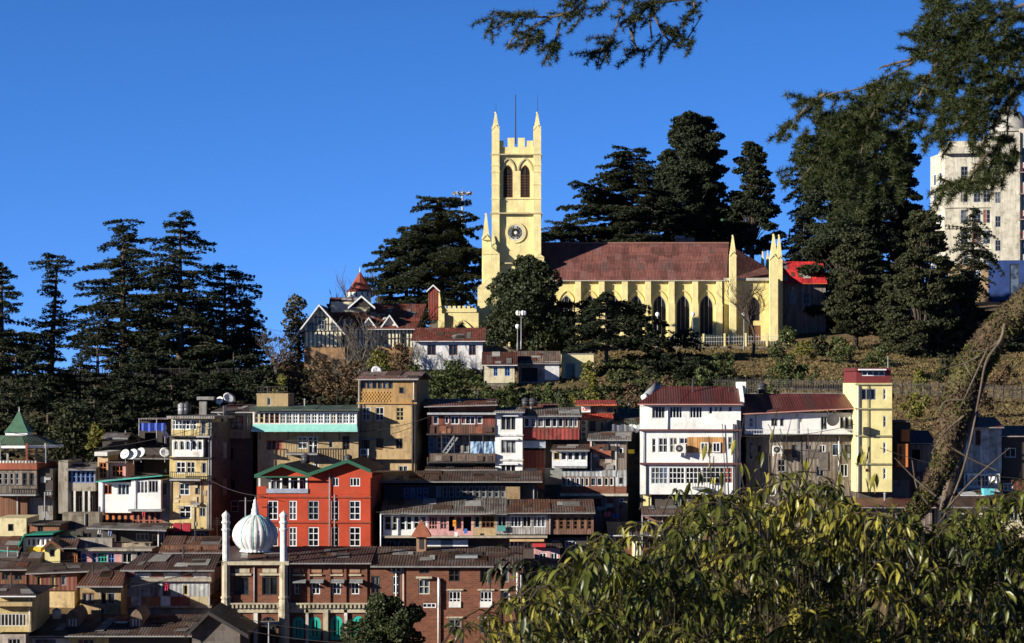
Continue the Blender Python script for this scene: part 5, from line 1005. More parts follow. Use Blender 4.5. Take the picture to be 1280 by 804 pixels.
cedar(154,272,486,297,136,'tall broad cedar with layered boughs, second tallest on the left ridge',3,gL,start=.2,dens=.95,shape=lambda g:(1-g)**.55*.82+.22)
cedar(225,262,500,293,150,'tallest pointed cedar on the left ridge above the tenements',4,gL,start=.12,dens=1.,shape=lambda g:(1-g)**.6*.85+.16)
cedar(281,330,500,299,120,'cedar with long drooping tiers to the right of the tallest one',5,gL,start=.22,dens=.9,shape=lambda g:(1-g)**.5*.8+.25)
cedar(308,370,500,303,86,'small ragged cedar at the right end of the left ridge row',6,gL,start=.3,dens=.9,shape='cone')
cedar(122,402,500,289,90,'short flat tiered cedar under the second tallest one',7,gL,start=.35,dens=.8,shape='flat',lv=9)
cedar(182,372,490,307,60,'thin young cedar between the two tallest ones',8,gL,start=.3,dens=.7)
cedar(20,410,500,279,120,'lower dark cedar spreading under the left edge tree',9,gL,start=.05,dens=1.4,shape='dome')
gM='dark cedars on the slope behind the tenements'
for i,(px,yt,yb,D,w,sh) in enumerate([(60,470,585,240,120,'dome'),(118,478,580,236,110,'cone'),(165,470,575,238,110,'dome'),(215,466,560,241,110,'dome'),(262,474,550,243,100,'cone'),(300,482,545,245,90,'dome'),(10,480,600,232,110,'cone'),(140,500,600,226,90,'dome'),(90,505,600,222,90,'dome'),(335,470,530,250,70,'dome')]):
    cedar(px,yt,yb,D,w,['broad shadowed cedar on the slope behind the pavilion roof','dark cedar behind the grey rooftops left of the blue tarpaulin','bushy dark cedar rising directly behind the rooftop satellite dishes','dark cedar behind the blue tarpaulin shack','dark cedar above the rooftop chimney of the yellow tenement','low dark cedar behind the grey annex roof','dark cedar at the left edge behind the pavilion spire','small dark cedar just above the orange window block','small dark cedar just right of the pavilion spire','low dark cedar left of the tan roof hut'][i],20+i,gM,start=.0,dens=1.2,shape=sh)
for i,(px,yt,yb,D,w) in enumerate([(40,440,560,256,120),(100,450,550,258,120),(150,442,550,254,110),(195,436,545,258,120),(248,446,540,256,120),(292,438,535,258,110),(328,450,525,262,90)]):
    cedar(px,yt,yb,D,w,['dark spreading cedar just under the ridge railing, first from the left','dark spreading cedar under the ridge railing below the slender tree','dark cedar under the ridge railing below the second tallest tree','dark cedar under the ridge railing left of the tallest tree','dark cedar under the ridge railing right of the tallest tree','dark cedar under the railing behind the annex dishes','dark cedar under the railing end left of the library thicket'][i],240+i,gM,start=.0,dens=1.3,shape=['cone','dome'][i%2])
bushy(90,505,585,216,90,'olive shrub thicket between the pavilion and the dishes',61,'slope shrubs',mat=CED2,name='shrub',cat='shrub',trunk=False); bushy(120,530,560,212,50,'yellowish shrub glowing between pavilion and blue tarpaulin',62,'slope shrubs',mat=BYEL,name='shrub',cat='shrub',trunk=False,dens=.5)
bushy(374,368,455,314,66,'round leafy tree with pale autumn crown left of the library gable',63,mat=leafm((.05,.055,.035),(.13,.12,.08),.7,.1),sz=.35,dens=.9)
gB='bare brown trees on the library slope'
for i,(px,yt,yb,w) in enumerate([(430,340,470,70),(365,425,500,60),(400,430,500,70),(445,375,500,80),(480,400,500,80),(510,420,500,60),(345,405,480,50),(420,440,505,60),(465,440,510,60)]):
    bare(px,yt,yb,278 if i!=0 else 312,w,['thin bare tree against the sky beside the red turret','low bare tree below the left eave of the library','bare tree below the library front gable','tall bare tree in front of the library main roof','bare tree in front of the small library dormers','bare tree between library and white cottage','bare tree left of the library under the leafy crown','small bare tree just above the green tenement roof','bare tree above the tan block roof'][i],80+i,gB,depth=5)
for i,(px,yt,yb,D,w,mt,lb) in enumerate([(360,440,505,262,80,BRO,'brown thicket below the library left eave'),(405,445,505,258,70,BRO,'brown thicket under the library plinth'),(350,468,500,250,50,BYEL,'yellow green bush beside the tan roof hut'),(440,450,505,256,80,BRO,'brown thicket left of the tan block roof'),(478,438,480,268,60,BYEL,'olive yellow bush below the library side wall'),(515,455,495,262,70,BR,'dark green bush under the white cottage'),(560,448,500,258,80,BR,'dark leafy bush left of the blue window cottage'),(600,468,505,250,80,BR,'dark bush below the blue window cottage'),(640,478,508,246,70,BR,'dark bush under the tin shack'),(545,475,505,240,90,BR,'dark bush above the wooden veranda house roof'),(685,478,505,244,70,BR,'green bush below the yellow shed'),(735,452,485,255,36,BYEL,'bright yellow green bush beside the cedar trunk'),(740,480,508,240,80,BYEL,'olive bush above the red canopy cafe'),(785,478,510,238,90,BRO,'autumn coloured bush left of the white house roof'),(830,470,492,242,70,BRO,'brown bush behind the white house ridge'),(880,462,492,240,70,BR,'green bush behind the white house chimney'),(975,430,500,262,60,BR,'tall green bush on the slope right of the bare tree'),(1005,425,450,290,50,BYEL,'olive bush in front of the plank hall'),(1050,420,455,285,60,BR,'green bush on the grass slope left of the dark firs'),(955,480,500,240,60,BR,'low bush behind the long grey house roof'),(500,428,470,272,44,BRO,'brown bush left of the white cottage wall'),(1145,490,525,235,60,BYEL,'straw coloured bush right of the yellow tower house'),(1105,478,500,246,50,BRO,'rusty bush behind the yellow tower house'),(1230,485,520,238,60,BRO,'straw bush above the silver sheet house'),(620,490,512,232,80,BR,'dark bush just above the narrow white house'),(700,492,512,230,60,BR,'dark bush above the grey balcony house roof')]):
    bushy(px,yt,yb,D,w,lb,120+i,'slope shrubs',mat=mt,name='shrub',cat='shrub',trunk=False,lumps=10,sz=.26,dens=.8,core=.3)
cedar(552,246,420,338,142,'great spreading cedar left of the clock tower',10,'cedars round the church',start=.22,dens=1.5,shape=lambda g:(.62+.38*math.sin(PI*min(1,g*1.25+.1)))*(1 if g<.78 else 1.0-(g-.78)*2.1),droop=.18,rise=.22,lv=40)
cedar(508,278,405,342,100,'dark cedar forming the left shoulder of the great spreading one',11,'cedars round the church',start=.0,dens=2.2,shape='dome')
cedar(694,274,330,350,80,'small flat topped cedar just right of the clock tower',12,'cedars round the church',start=.35,dens=.9,shape='flat',lv=7)
cedar(790,183,320,356,185,'wide cedar with long left tiers behind the nave roof',13,'cedars round the church',start=.03,dens=1.7,shape=lambda g:(1-g)**.7*.9+.14,asym=-.2,lv=34)
bushy(864,134,320,352,112,'massive blunt topped dark cedar behind the nave roof',14,'cedars round the church',mat=CED,sz=.33,dens=2.3,lumps=170,prof=lambda g:.75+.25*math.sin(PI*min(1,g*1.1)) if g<.9 else .6,core=.1,lrs=.62,flat=.55)
bushy(940,168,330,350,92,'narrow dark cedar behind the chancel pinnacles',15,'cedars round the church',mat=CED,sz=.33,dens=2.2,lumps=110,prof=lambda g:(1-g)**.6*.85+.22,core=.1,lrs=.55,flat=.55)
cedar(905,235,330,356,60,'low dark cedar filling the gap right of the massive one',16,'cedars round the church',start=.0,dens=1.4,shape='dome'); cedar(815,232,330,349,130,'low cedar mass in front of the wide tiered one',17,'cedars round the church',start=.0,dens=1.4,shape='dome')
gR='dark conifers on the right slope'
for i,(px,yt,yb,D,w,sh,dn) in enumerate([(1064,128,430,332,150,'B',lambda g:.95 if g<.85 else .6),(1125,150,400,345,90,'B',lambda g:(1-g)**.4*.8+.25),(1070,285,430,308,92,'B',lambda g:(1-g)**.4*.7+.35),(1152,250,470,300,110,'B',lambda g:(1-g)**.5*.75+.28),(1216,256,400,318,66,'flat',.8),(1005,262,420,345,70,'dome',1.5),(1198,335,470,306,84,'B',lambda g:(1-g)**.4*.7+.35),(1235,385,470,312,80,'dome',1.6),(1118,335,462,305,66,'B',lambda g:(1-g)**.4*.7+.35),(1010,165,300,352,60,'col',1.2)]):
    (bushy if sh=='B' else cedar)(px,yt,yb,D,w,['tallest broad dark conifer on the right, left of the hotel','tall dark conifer close beside the hotel front','rounded dense conifer right of the red roofed hall','dense conical conifer with light tips in front of the hotel base','thin open conifer standing against the cream hotel wall','low dark conifer behind the red roofed hall','dark rounded conifer at the foot of the hotel','dark conifer below the blue hotel base','dark conifer wedged between two dense ones on the slope','loose dark conifer at the left flank of the tallest one'][i],40+i,gR,mat=CED2 if i in(2,3,8) else CED,**(dict(prof=dn,sz=.33,dens=2.,lumps=170 if i<2 else 120,core=.1,lrs=.62,flat=.5,name='cedar_tree') if sh=='B' else dict(start=.0 if i!=4 else .2,dens=dn,shape=sh,droop=.3)))
# trees in front of the church
bushy(660,322,444,306,112,'big dense round evergreen in front of the clock tower base',50,mat=leafm((.022,.032,.014),(.055,.065,.026),.6,.1),sz=.34,dens=2.2,lumps=34,egg=.75,core=.7)
cedar(718,372,440,308,86,'low dark cedar hiding the nave wall right of the round evergreen',18,start=.0,dens=1.4,shape='dome')
cedar(758,364,470,286,142,'umbrella shaped cedar with bare trunk in front of the nave windows',19,start=.36,dens=1.9,shape=lambda g:(1-g)**.5*.95+.1,lv=13,droop=.15,asym=.2)
cedar(845,440,492,268,165,'low spreading cedar layered over the grass bank',51,start=.0,dens=2.2,shape=lambda g:(1-g)**.4,lv=10,droop=.1); cedar(850,415,440,292,90,'thin flat bough tree reaching across the church railing',52,start=.3,dens=.8,shape='flat',lv=4)
bare(943,345,452,296,90,'dark bare tree in front of the chancel window',71,depth=6,mat=barkm((.04,.03,.025),(.08,.06,.05))); bushy(1172,330,440,300,60,'dark rounded evergreen between the light tipped conifer and the hotel foot',74,mat=CED,sz=.33,dens=2.,lumps=60,core=.1,lrs=.6,flat=.6)
bushy(1262,372,450,305,60,'dark evergreen below the blue hotel base at the frame edge',75,mat=CED,sz=.33,dens=2.,lumps=60,core=.1,lrs=.6,flat=.6)
for i,(px,yt,yb,D,w,mt,lb) in enumerate([(985,408,436,296,44,BR,'green shrub at the foot of the chancel corner'),(1028,418,446,288,50,CED2,'dark shrub on the terrace before the plank hall'),(1100,432,462,276,56,BR,'rounded green shrub under the light tipped conifers'),(1185,448,478,266,60,CED2,'dark shrub on the grass behind the mossy trunk'),(1000,455,480,262,60,BR,'green shrub above the slope wall'),(1150,462,490,256,44,BYEL,'yellow green shrub left of the mossy trunk'),(905,440,466,270,60,BR,'green shrub on the bank below the chancel'),(870,470,490,250,50,CED2,'dark shrub above the white house roof'),(1255,455,484,262,50,BRO,'brown shrub on the right grass terrace')]): bushy(px,yt,yb,D,w,lb,400+i,'slope shrubs',mat=mt,name='shrub',cat='shrub',trunk=False,lumps=12,sz=.26,dens=.9,core=.3)
bushy(486,744,830,158,136,'dark round leafy tree in front of the brick building arches',55,mat=leafm((.022,.035,.014),(.07,.08,.03),.5,.12),sz=.17,dens=3.2,lumps=26,egg=.6,core=.6)
# rough grass and scrub over the bank
rng=np.random.RandomState(9); n=26000; gx=rng.uniform(-30,95,n); gy=rng.uniform(226,316,n); keep=rng.rand(n)<.75; gx,gy=gx[keep],gy[keep]; C=np.stack([gx,gy,ground(gx,gy)+.15],-1); V,F=cards(C,.42,rng,1.6,.5)
n=70000; g2=rng.uniform(20,75,n); g3=rng.uniform(222,312,n); C2=np.stack([g2,g3,ground(g2,g3)+.12],-1); V2,F2=cards(C2,.22,rng,1.8,.25); tag(npmesh('dry_grass',V2,F2,leafm((.085,.075,.03),(.27,.19,.085),.9,.1,.16)),'sunlit straw brown grass terraces on the slope at the right','grass',kind='stuff')
tag(npmesh('rough_grass',V,F,leafm((.075,.065,.025),(.17,.12,.05),.9,.1)),'dry straw and olive grass covering the bank below the church','grass',kind='stuff')
k=760; cx_=rng.uniform(-14,25,k); cy_=rng.uniform(230,292,k); kp=~((cx_>-5)&(cx_<11)&(cy_>262)); cx_,cy_=cx_[kp],cy_[kp]; C=[]
for u,v in zip(cx_,cy_):
    r=rng.uniform(.6,1.5); q=rng.normal(0,1,(int(150*r),3)); q/=np.linalg.norm(q,axis=1)[:,None]; q[:,2]=abs(q[:,2])*.8; C.append(np.array([u,v,gz(u,v)])+q*r*rng.uniform(.5,1,(len(q),1)))
V,F=cards(np.concatenate(C),.3,rng,.9,.6); tag(npmesh('scrub',V,F,leafm((.022,.032,.012),(.085,.09,.03),.7,.1,.25)),'tangled dark green scrub covering the bank above the town roofs','scrub',kind='stuff')
n=16000; gx=rng.uniform(-62,-16,n); gy=rng.uniform(206,300,n); C=np.stack([gx,gy,ground(gx,gy)+rng.uniform(0,.8,n)],-1); V,F=cards(C,.5,rng,1.2,.6)
tag(npmesh('undergrowth',V,F,leafm((.010,.014,.007),(.030,.030,.013),.85,.05)),'dark scrubby undergrowth on the wooded slope behind the tenements','undergrowth',kind='stuff')  # dark foliage, its colour lowered further to stand in for shade on the bank
# ================================================================ fences, walls, lamps
def fence(label,pts,D,h,n,mat,post=.12,rails=(.3,.9),name='fence',pm=None,pick=0):
    a=P(pts[0][0],pts[0][1],D); b=P(pts[1][0],pts[1][1],D if len(pts)<3 else pts[2]); e=empty(name,a,0,label,'fence'); L=b-a; m=MB()
    for r in rails: m.bar(Vector((0,0,h*r)),L+Vector((0,0,h*r)),.07,.05)
    if pick:
        for i in range(pick): p=L*(i/pick); m.box(p.x-.02,p.x+.02,p.y-.015,p.y+.015,p.z,p.z+h*.95)
    m.build('rail',mat,e); m=MB(); m.box(-post/2,post/2,-post/2,post/2,-.6,h*1.05); m.box(-post*.65,post*.65,-post*.65,post*.65,h*1.05,h*1.12); p0=m.build('post',pm or mat,e)
    for i in range(1,n+1): o=p0.copy(); COL.objects.link(o); o.parent=e; o.location=L*(i/n)
IW=plain((.55,.53,.50),.7,.4); ID=STY['d']
fence('cream post and white rail fence below the nave, left half',[(600,432),(800,433)],309,1.35,11,IW,.28,(.35,.75),'railing',CHT,60)
fence('cream post and white rail fence below the nave, right half',[(800,433),(985,430)],309,1.35,7,IW,.22,(.35,.75),'railing',CHT,60)
fence('dark iron railing along the left ridge under the cedars',[(80,474),(345,474)],276,1.3,22,ID,.08,(.15,.95),pick=120)
fence('grey post fence across the dry grass slope behind the long grey house',[(880,490),(1068,492)],252,1.5,18,plain((.13,.12,.11),.8,.4),.09,(.3,.8),pick=90,pm=ID)
fence('grey post fence on the slope right of the yellow tower house',[(1116,494),(1300,500)],250,1.5,16,plain((.13,.12,.11),.8,.4),.09,(.3,.8),pick=90,pm=ID)
x=House('church_retaining_wall','rough dark stone retaining wall below the churchyard railing','wall',600,446,308.0); x.blk(wallm((.20,.17,.13),.6,'stone'),600,433,990,446,d=1.2,down=1)
x=House('slope_wall','low broken grey stone wall on the dry slope','wall',880,500,251); x.blk(wallm((.22,.20,.18),.7,'stone'),885,491,1068,500,d=.6,down=1)
def lamp(px,yt,yb,D,label,heads=4):
    b=P(px,yb,D); e=empty('street_lamp',b,0,label,'street lamp','street lamps by the church'); H=P(px,yt,D).z-b.z; m=MB(); m.tube([(0,0,-.5),(0,0,.5),(0,0,.6),(0,0,H-.4)],[.12,.12,.07,.05],8); m.build('pole',STY['g'],e,True)
    G=plain((.85,.85,.82),.3,.05)
    if heads==1: m=MB(); m.lathe([(.05,-.45),(.24,-.3),(.3,-.1),(.24,.1),(0,.2)],12,(0,0,H)); m.build('globe',G,e,True); return
    for k in range(heads):
        a=2*PI*k/heads+.4; d=Vector((math.cos(a),math.sin(a),0)); m=MB(); m.tube([Vector((0,0,H-.9)),d*.35+Vector((0,0,H-.95)),d*.5+Vector((0,0,H-.6))],.03,5); m.build('arm',STY['d'],e); m=MB(); m.lathe([(.1,-.3),(.2,-.15),(.25,.05),(.18,.25),(0,.35)],10,tuple(d*.5+Vector((0,0,H-.35)))); m.build('globe',G,e,True)
lamp(651.5,388,432,300,'four globe street lamp in front of the round evergreen'); lamp(647,407,434,299,'single globe lamp left of the four globe one',1)
for px,lb in((866,'globe lamp by the railing under the third clear nave window'),(930,'globe lamp by the railing at the chancel'),(822,'globe lamp in front of the first lit nave window')): lamp(px,392,433,306,lb,1)
# floodlight mast
b=P(578,330,346); e=empty('floodlight_mast',(b.x,346,gz(b.x,346)),0,'tall floodlight mast with ring of lamps behind the great cedar','floodlight mast'); H=P(578,240,346).z-gz(b.x,346); m=MB(); m.tube([(0,0,0),(0,0,H)],[.3,.12],8); m.build('pole',IW,e,True)
m=MB()
for k in range(10): a=2*PI*k/10; a2=2*PI*(k+1)/10; m.bar((1.05*math.cos(a),1.05*math.sin(a),H-.3),(1.05*math.cos(a2),1.05*math.sin(a2),H-.3),.07); m.bar((0,0,H-.3),(1.05*math.cos(a),1.05*math.sin(a),H-.3),.05)
m.build('ring',STY['g'],e)
for k in range(8):
    a=2*PI*k/8+.2; m=MB(); M=Matrix.Translation((1.3*math.cos(a),1.3*math.sin(a),H-.2))@Matrix.Rotation(a,4,'Z')@Matrix.Rotation(.6,4,'Y'); m.box(-.12,.18,-.22,.22,-.2,.2,M); m.build('floodlight',plain((.3,.3,.32),.4,.2),e)
m=MB(); m.tube([(0,0,H),(0,0,H+.8)],.03,5); m.build('rod',STY['g'],e)
# ================================================================ rooftop things
def dish(px,py,D,r,label,az=-25,el=25,mat=None):
    p=P(px,py,D); e=empty('satellite_dish',p-Vector((0,0,r*1.3)),0,label,'satellite dish','satellite dishes on the roofs'); m=MB(); m.tube([(0,.0,-.25),(0,.0,r*1.1)],.03,6); m.build('mast',STY['g'],e)
    m=MB(); m.lathe([(0,0),(r*.35,.02*r),(r*.7,.09*r),(r,.2*r),(r*1.02,.22*r),(r*.7,.11*r),(0,.03*r)],18); o=m.build('reflector',mat or plain((.72,.72,.72),.5,.15),e,True); o.location=(0,-.05,r*1.3); o.rotation_euler=(R(90-el),0,R(az))
    m=MB(); m.tube([(0,0,0),(0,-r*.3,r*.7)],.015,4); m.box(-.04,.04,-r*.3-.05,-r*.3+.03,r*.68,r*.8); f=m.build('feed_arm',STY['d'],e); f.location=(0,-.08,r*1.0)
for a in [(157,568,191,.42,'white dish, leftmost of three on the dark attic roof'),(167,568,191,.45,'white dish, middle of three on the dark attic roof'),(176.5,566,191,.42,'white dish, rightmost of three on the dark attic roof'),(206,566,191,.42,'white dish at the corner beside the yellow tenement',20),(286,498,196,.50,'large white dish on the grey annex roof',30,35),(275,501,196,.36,'small tilted dish left of the large white one'),(471,464,196,.45,'white dish on the patched roof of the tan block',10,30),(1206,513,198.5,.55,'white dish on the maroon roof by the mossy trunk',40),(483,402,302,.55,'white dish on the library eaves',20),(206,543,188,.35,'small dish left of the yellow tenement veranda',60),(331,770,163,.0,'')][:-1]: dish(*a)
def tank(px,yt,yb,D,r,label,mat,name='water_tank'):
    b=P(px,yb,D); h=P(px,yt,D).z-b.z; e=empty(name,b,0,label,'water tank','rooftop water tanks'); m=MB(); m.lathe([(0,0),(r,0),(r,h*.3),(r*1.04,h*.32),(r*1.04,h*.36),(r,h*.38),(r,h*.6),(r*1.04,h*.62),(r*1.04,h*.66),(r,h*.68),(r,h*.82),(r*.45,h*.95),(0,h*.95)],18); m.build('barrel',mat,e,True); m=MB(); m.lathe([(r*.3,h*.93),(r*.3,h),(0,h)],12); m.build('lid',STY['d'],e)
TK=plain((.06,.06,.065),.35,.3); TKG=plain((.30,.31,.33),.3,.3)
for a in [(227,503,518,193,.30,'grey rooftop tank, left one of the pair on the yellow tenement',TKG),(234,502,518,193,.32,'black rooftop tank, right one of the pair on the yellow tenement',TK),(657,497,508,196,.32,'black tank, left of two above the grey balcony roof',TK),(666,497,508,196,.34,'black tank, right of two above the grey balcony roof',TK),(382,567,579,186,.35,'black tank behind the red house roof',TK),(435,568,579,186,.33,'black tank at the far end of the red house roof',TK),(1217,511,524,198.5,.42,'black tank on the maroon roof beside the white dish',TK),(952,478,492,196,.40,'black tank beside the white house chimney',TK),(71,760,773,160,.3,'tall flared metal vent tank on the dormer roof',TKG)]: tank(*a)
# horizontal solar tank on the white house
p=P(817,490,194); e=empty('solar_water_heater',p,0,'silver drum water heater lying along the left verge of the white house roof','water heater'); m=MB(); m.tube([(-.6,-1.2,-.35),(.35,.6,.45)],.36,14); m.build('drum',TKG,e,True); m=MB(); m.tube([(-.95,-1.4,-.55),(-.6,-1.2,-.35)],.30,12); m.build('end_cap',STY['w'],e,True)
for px,lb in((222,'faded red square tank, left of two beside the tenement foot'),(233.5,'faded red square tank, right of two beside the tenement foot')):
    b=P(px-5,664,183.5); e=empty('red_tank',b,0,lb,'tank','red tanks on the shed'); m=MB(); m.box(0,.62,-.3,.3,0,.6); m.build('tank_body',plain((.38,.03,.05),.5,.25),e); m=MB(); m.box(.1,.52,-.2,.2,.6,.64); m.build('lid',plain((.3,.03,.04),.5,.25),e)
# laundry
def cloth(px,py,D,w,h,col,label,seed):
    p=P(px,py,D); rr=random.Random(seed); m=MB(); n=7; s=D/K
    for i in range(n):
        for j in range(4):
            f=lambda i,j:(w*s*i/n,.05*math.sin(i*1.6+j*.7+seed),-h*s*j/4+.03*math.sin(i+seed)); m.face(f(i,j),f(i+1,j),f(i+1,j+1),f(i,j+1))
    o=m.build('hanging_cloth',plain(col,.85,.25),None); o.location=p; tag(o,label,'cloth','washing hung on the houses')
for a in [(536,652,182,5,9,(.7,.7,.7),'white cloth hung in the pink gallery',1),(570,648,182,5,9,(.75,.32,.03),'orange cloth hung in the pink gallery',2),(755,640,185,9,6,(.55,.12,.16),'pink red cloth drying below the patched timber house',3),(766,642,185,8,6,(.08,.12,.35),'blue cloth beside the pink red one',4),(206,729,167,4,9,(.6,.05,.15),'crimson cloth on the patchwork balcony',5),(122,663,180,4,5,(.5,.5,.5),'grey cloth on the cluttered balcony',6),(135,664,180,5,6,(.2,.25,.4),'dull blue cloth on the cluttered balcony',7),(178,640,187,4,7,(.55,.08,.1),'red cloth on the orange balcony',8),(1236,596,192,10,8,(.7,.7,.7),'white cloth near the turquoise tarpaulin',9)]: cloth(*a)
# poles and cables
def polewire(px,yt,yb,D,label,arms=True):
    b=P(px,yb,D); e=empty('utility_pole',b,0,label,'pole','utility poles'); H=P(px,yt,D).z-b.z; m=MB(); m.tube([(0,0,-1),(0,0,H)],[.07,.05],7); m.build('pole',STY['g'],e,True)
    if arms:
        m=MB(); m.bar((-.5,0,H-.25),(.5,0,H-.25),.05); m.build('crossarm',STY['d'],e)
polewire(307,622,662,180,'thin aerial pole in the dark gap left of the red house'); polewire(157,538,556,201,'short pole beside the grey attic'); polewire(336,778,830,157,'pole carrying cables in front of the dark arch'); polewire(803,645,690,181,'thin pole over the yellow and brick house',False); polewire(1110,445,470,250,'thin mast behind the yellow tower house',False); polewire(56,615,660,188,'wooden pole under the pavilion house',False)
def cable(a,b,sag,label):
    A=P(*a); B=P(*b); m=MB(); pts=[A+(B-A)*(i/14)-Vector((0,0,sag*4*(i/14)*(1-i/14))) for i in range(15)]; m.tube([p-A for p in pts],.022,4); o=m.build('cable',ID,None); o.location=A; tag(o,label,'cable','overhead cables')
cable((290,784,157),(470,804,155),.3,'lower cable crossing the mosque arches'); cable((300,772,157),(450,790,157),.25,'upper cable crossing the mosque arches'); cable((10,540,188),(175,548,200),.4,'cable from the pavilion to the blue tarpaulin'); cable((560,690,178),(660,680,178),.3,'cable over the brick roof'); cable((1100,560,188),(1300,600,188),.5,'cable right of the yellow tower house')
for i,(p,q,sg) in enumerate([((120,560,190),(262,530,189),.3),((262,600,188),(330,620,180),.3),((447,540,192),(540,520,192),.25),((655,500,193),(800,500,190),.35),((926,545,190),(1070,530,189),.4),((0,700,174),(150,690,176),.4),((150,735,167),(280,700,165),.3),((470,640,180),(650,640,180),.3),((330,410,290),(520,420,286),.8),((0,560,188),(120,580,189),.3)]):
    cable(p,q,sg,['cable from the dishes to the yellow tenement','cable from tenement to red house','cable between the tan block and the wooden veranda house','cable from the grey balcony roof to the white house','cable along the long grey house','cable over the rust sloped roof','cable over the patchwork house','cable along the glazed terrace','cable before the library','cable left of the blue window house'][i])
# person by the railing
def person(px,yb,D,label,coat,pants):
    b=P(px,yb,D); vs=[(0,0,.95),(0,0,1.15),(0,0,1.38),(0,0,1.52),(0,-.02,1.66),(0,-.01,1.74),(-.2,0,1.40),(-.27,.02,1.12),(-.24,-.12,.92),(.2,0,1.40),(.27,.02,1.12),(.24,-.12,.92),(-.10,0,.88),(-.11,-.03,.48),(-.12,.03,.08),(-.12,-.12,.04),(.10,0,.88),(.11,0,.48),(.12,.06,.08),(.12,-.09,.04)]
    ed=[(0,1),(1,2),(2,3),(3,4),(4,5),(2,6),(6,7),(7,8),(2,9),(9,10),(10,11),(0,12),(12,13),(13,14),(14,15),(0,16),(16,17),(17,18),(18,19)]; rd=[.16,.16,.17,.07,.11,.09,.08,.06,.045,.08,.06,.045,.11,.075,.05,.04,.11,.075,.05,.04]
    me=bpy.data.meshes.new('person'); me.from_pydata(vs,ed,[]); o=bpy.data.objects.new('person',me); COL.objects.link(o); o.location=b; mo=o.modifiers.new('s','SKIN'); sk=me.skin_vertices[0].data
    for i,r in enumerate(rd): sk[i].radius=(r,r)
    sk[0].use_root=True; o.modifiers.new('u','SUBSURF').levels=1
    m,t,bb=nmat('clothes',.9); s=N(t,'SeparateXYZ'); t.links.new(coords(t),s.inputs[0]); g=lambda v:ramp(t,s.outputs[2],v-.01,v+.01); c=mixc(t,g(.9),pants,coat); c=mixc(t,g(1.54),c,(.30,.17,.11)); c=mixc(t,g(1.72),c,(.02,.015,.012)); t.links.new(c,bb.inputs['Base Color']); me.materials.append(m); tag(o,label,'person')
person(865,431,305,'person in a dark coat standing by the church railing',(.03,.03,.035),(.02,.02,.03)); person(1032,405,308,'person in red near the plank hall',(.35,.03,.03),(.03,.03,.04)) if False else None
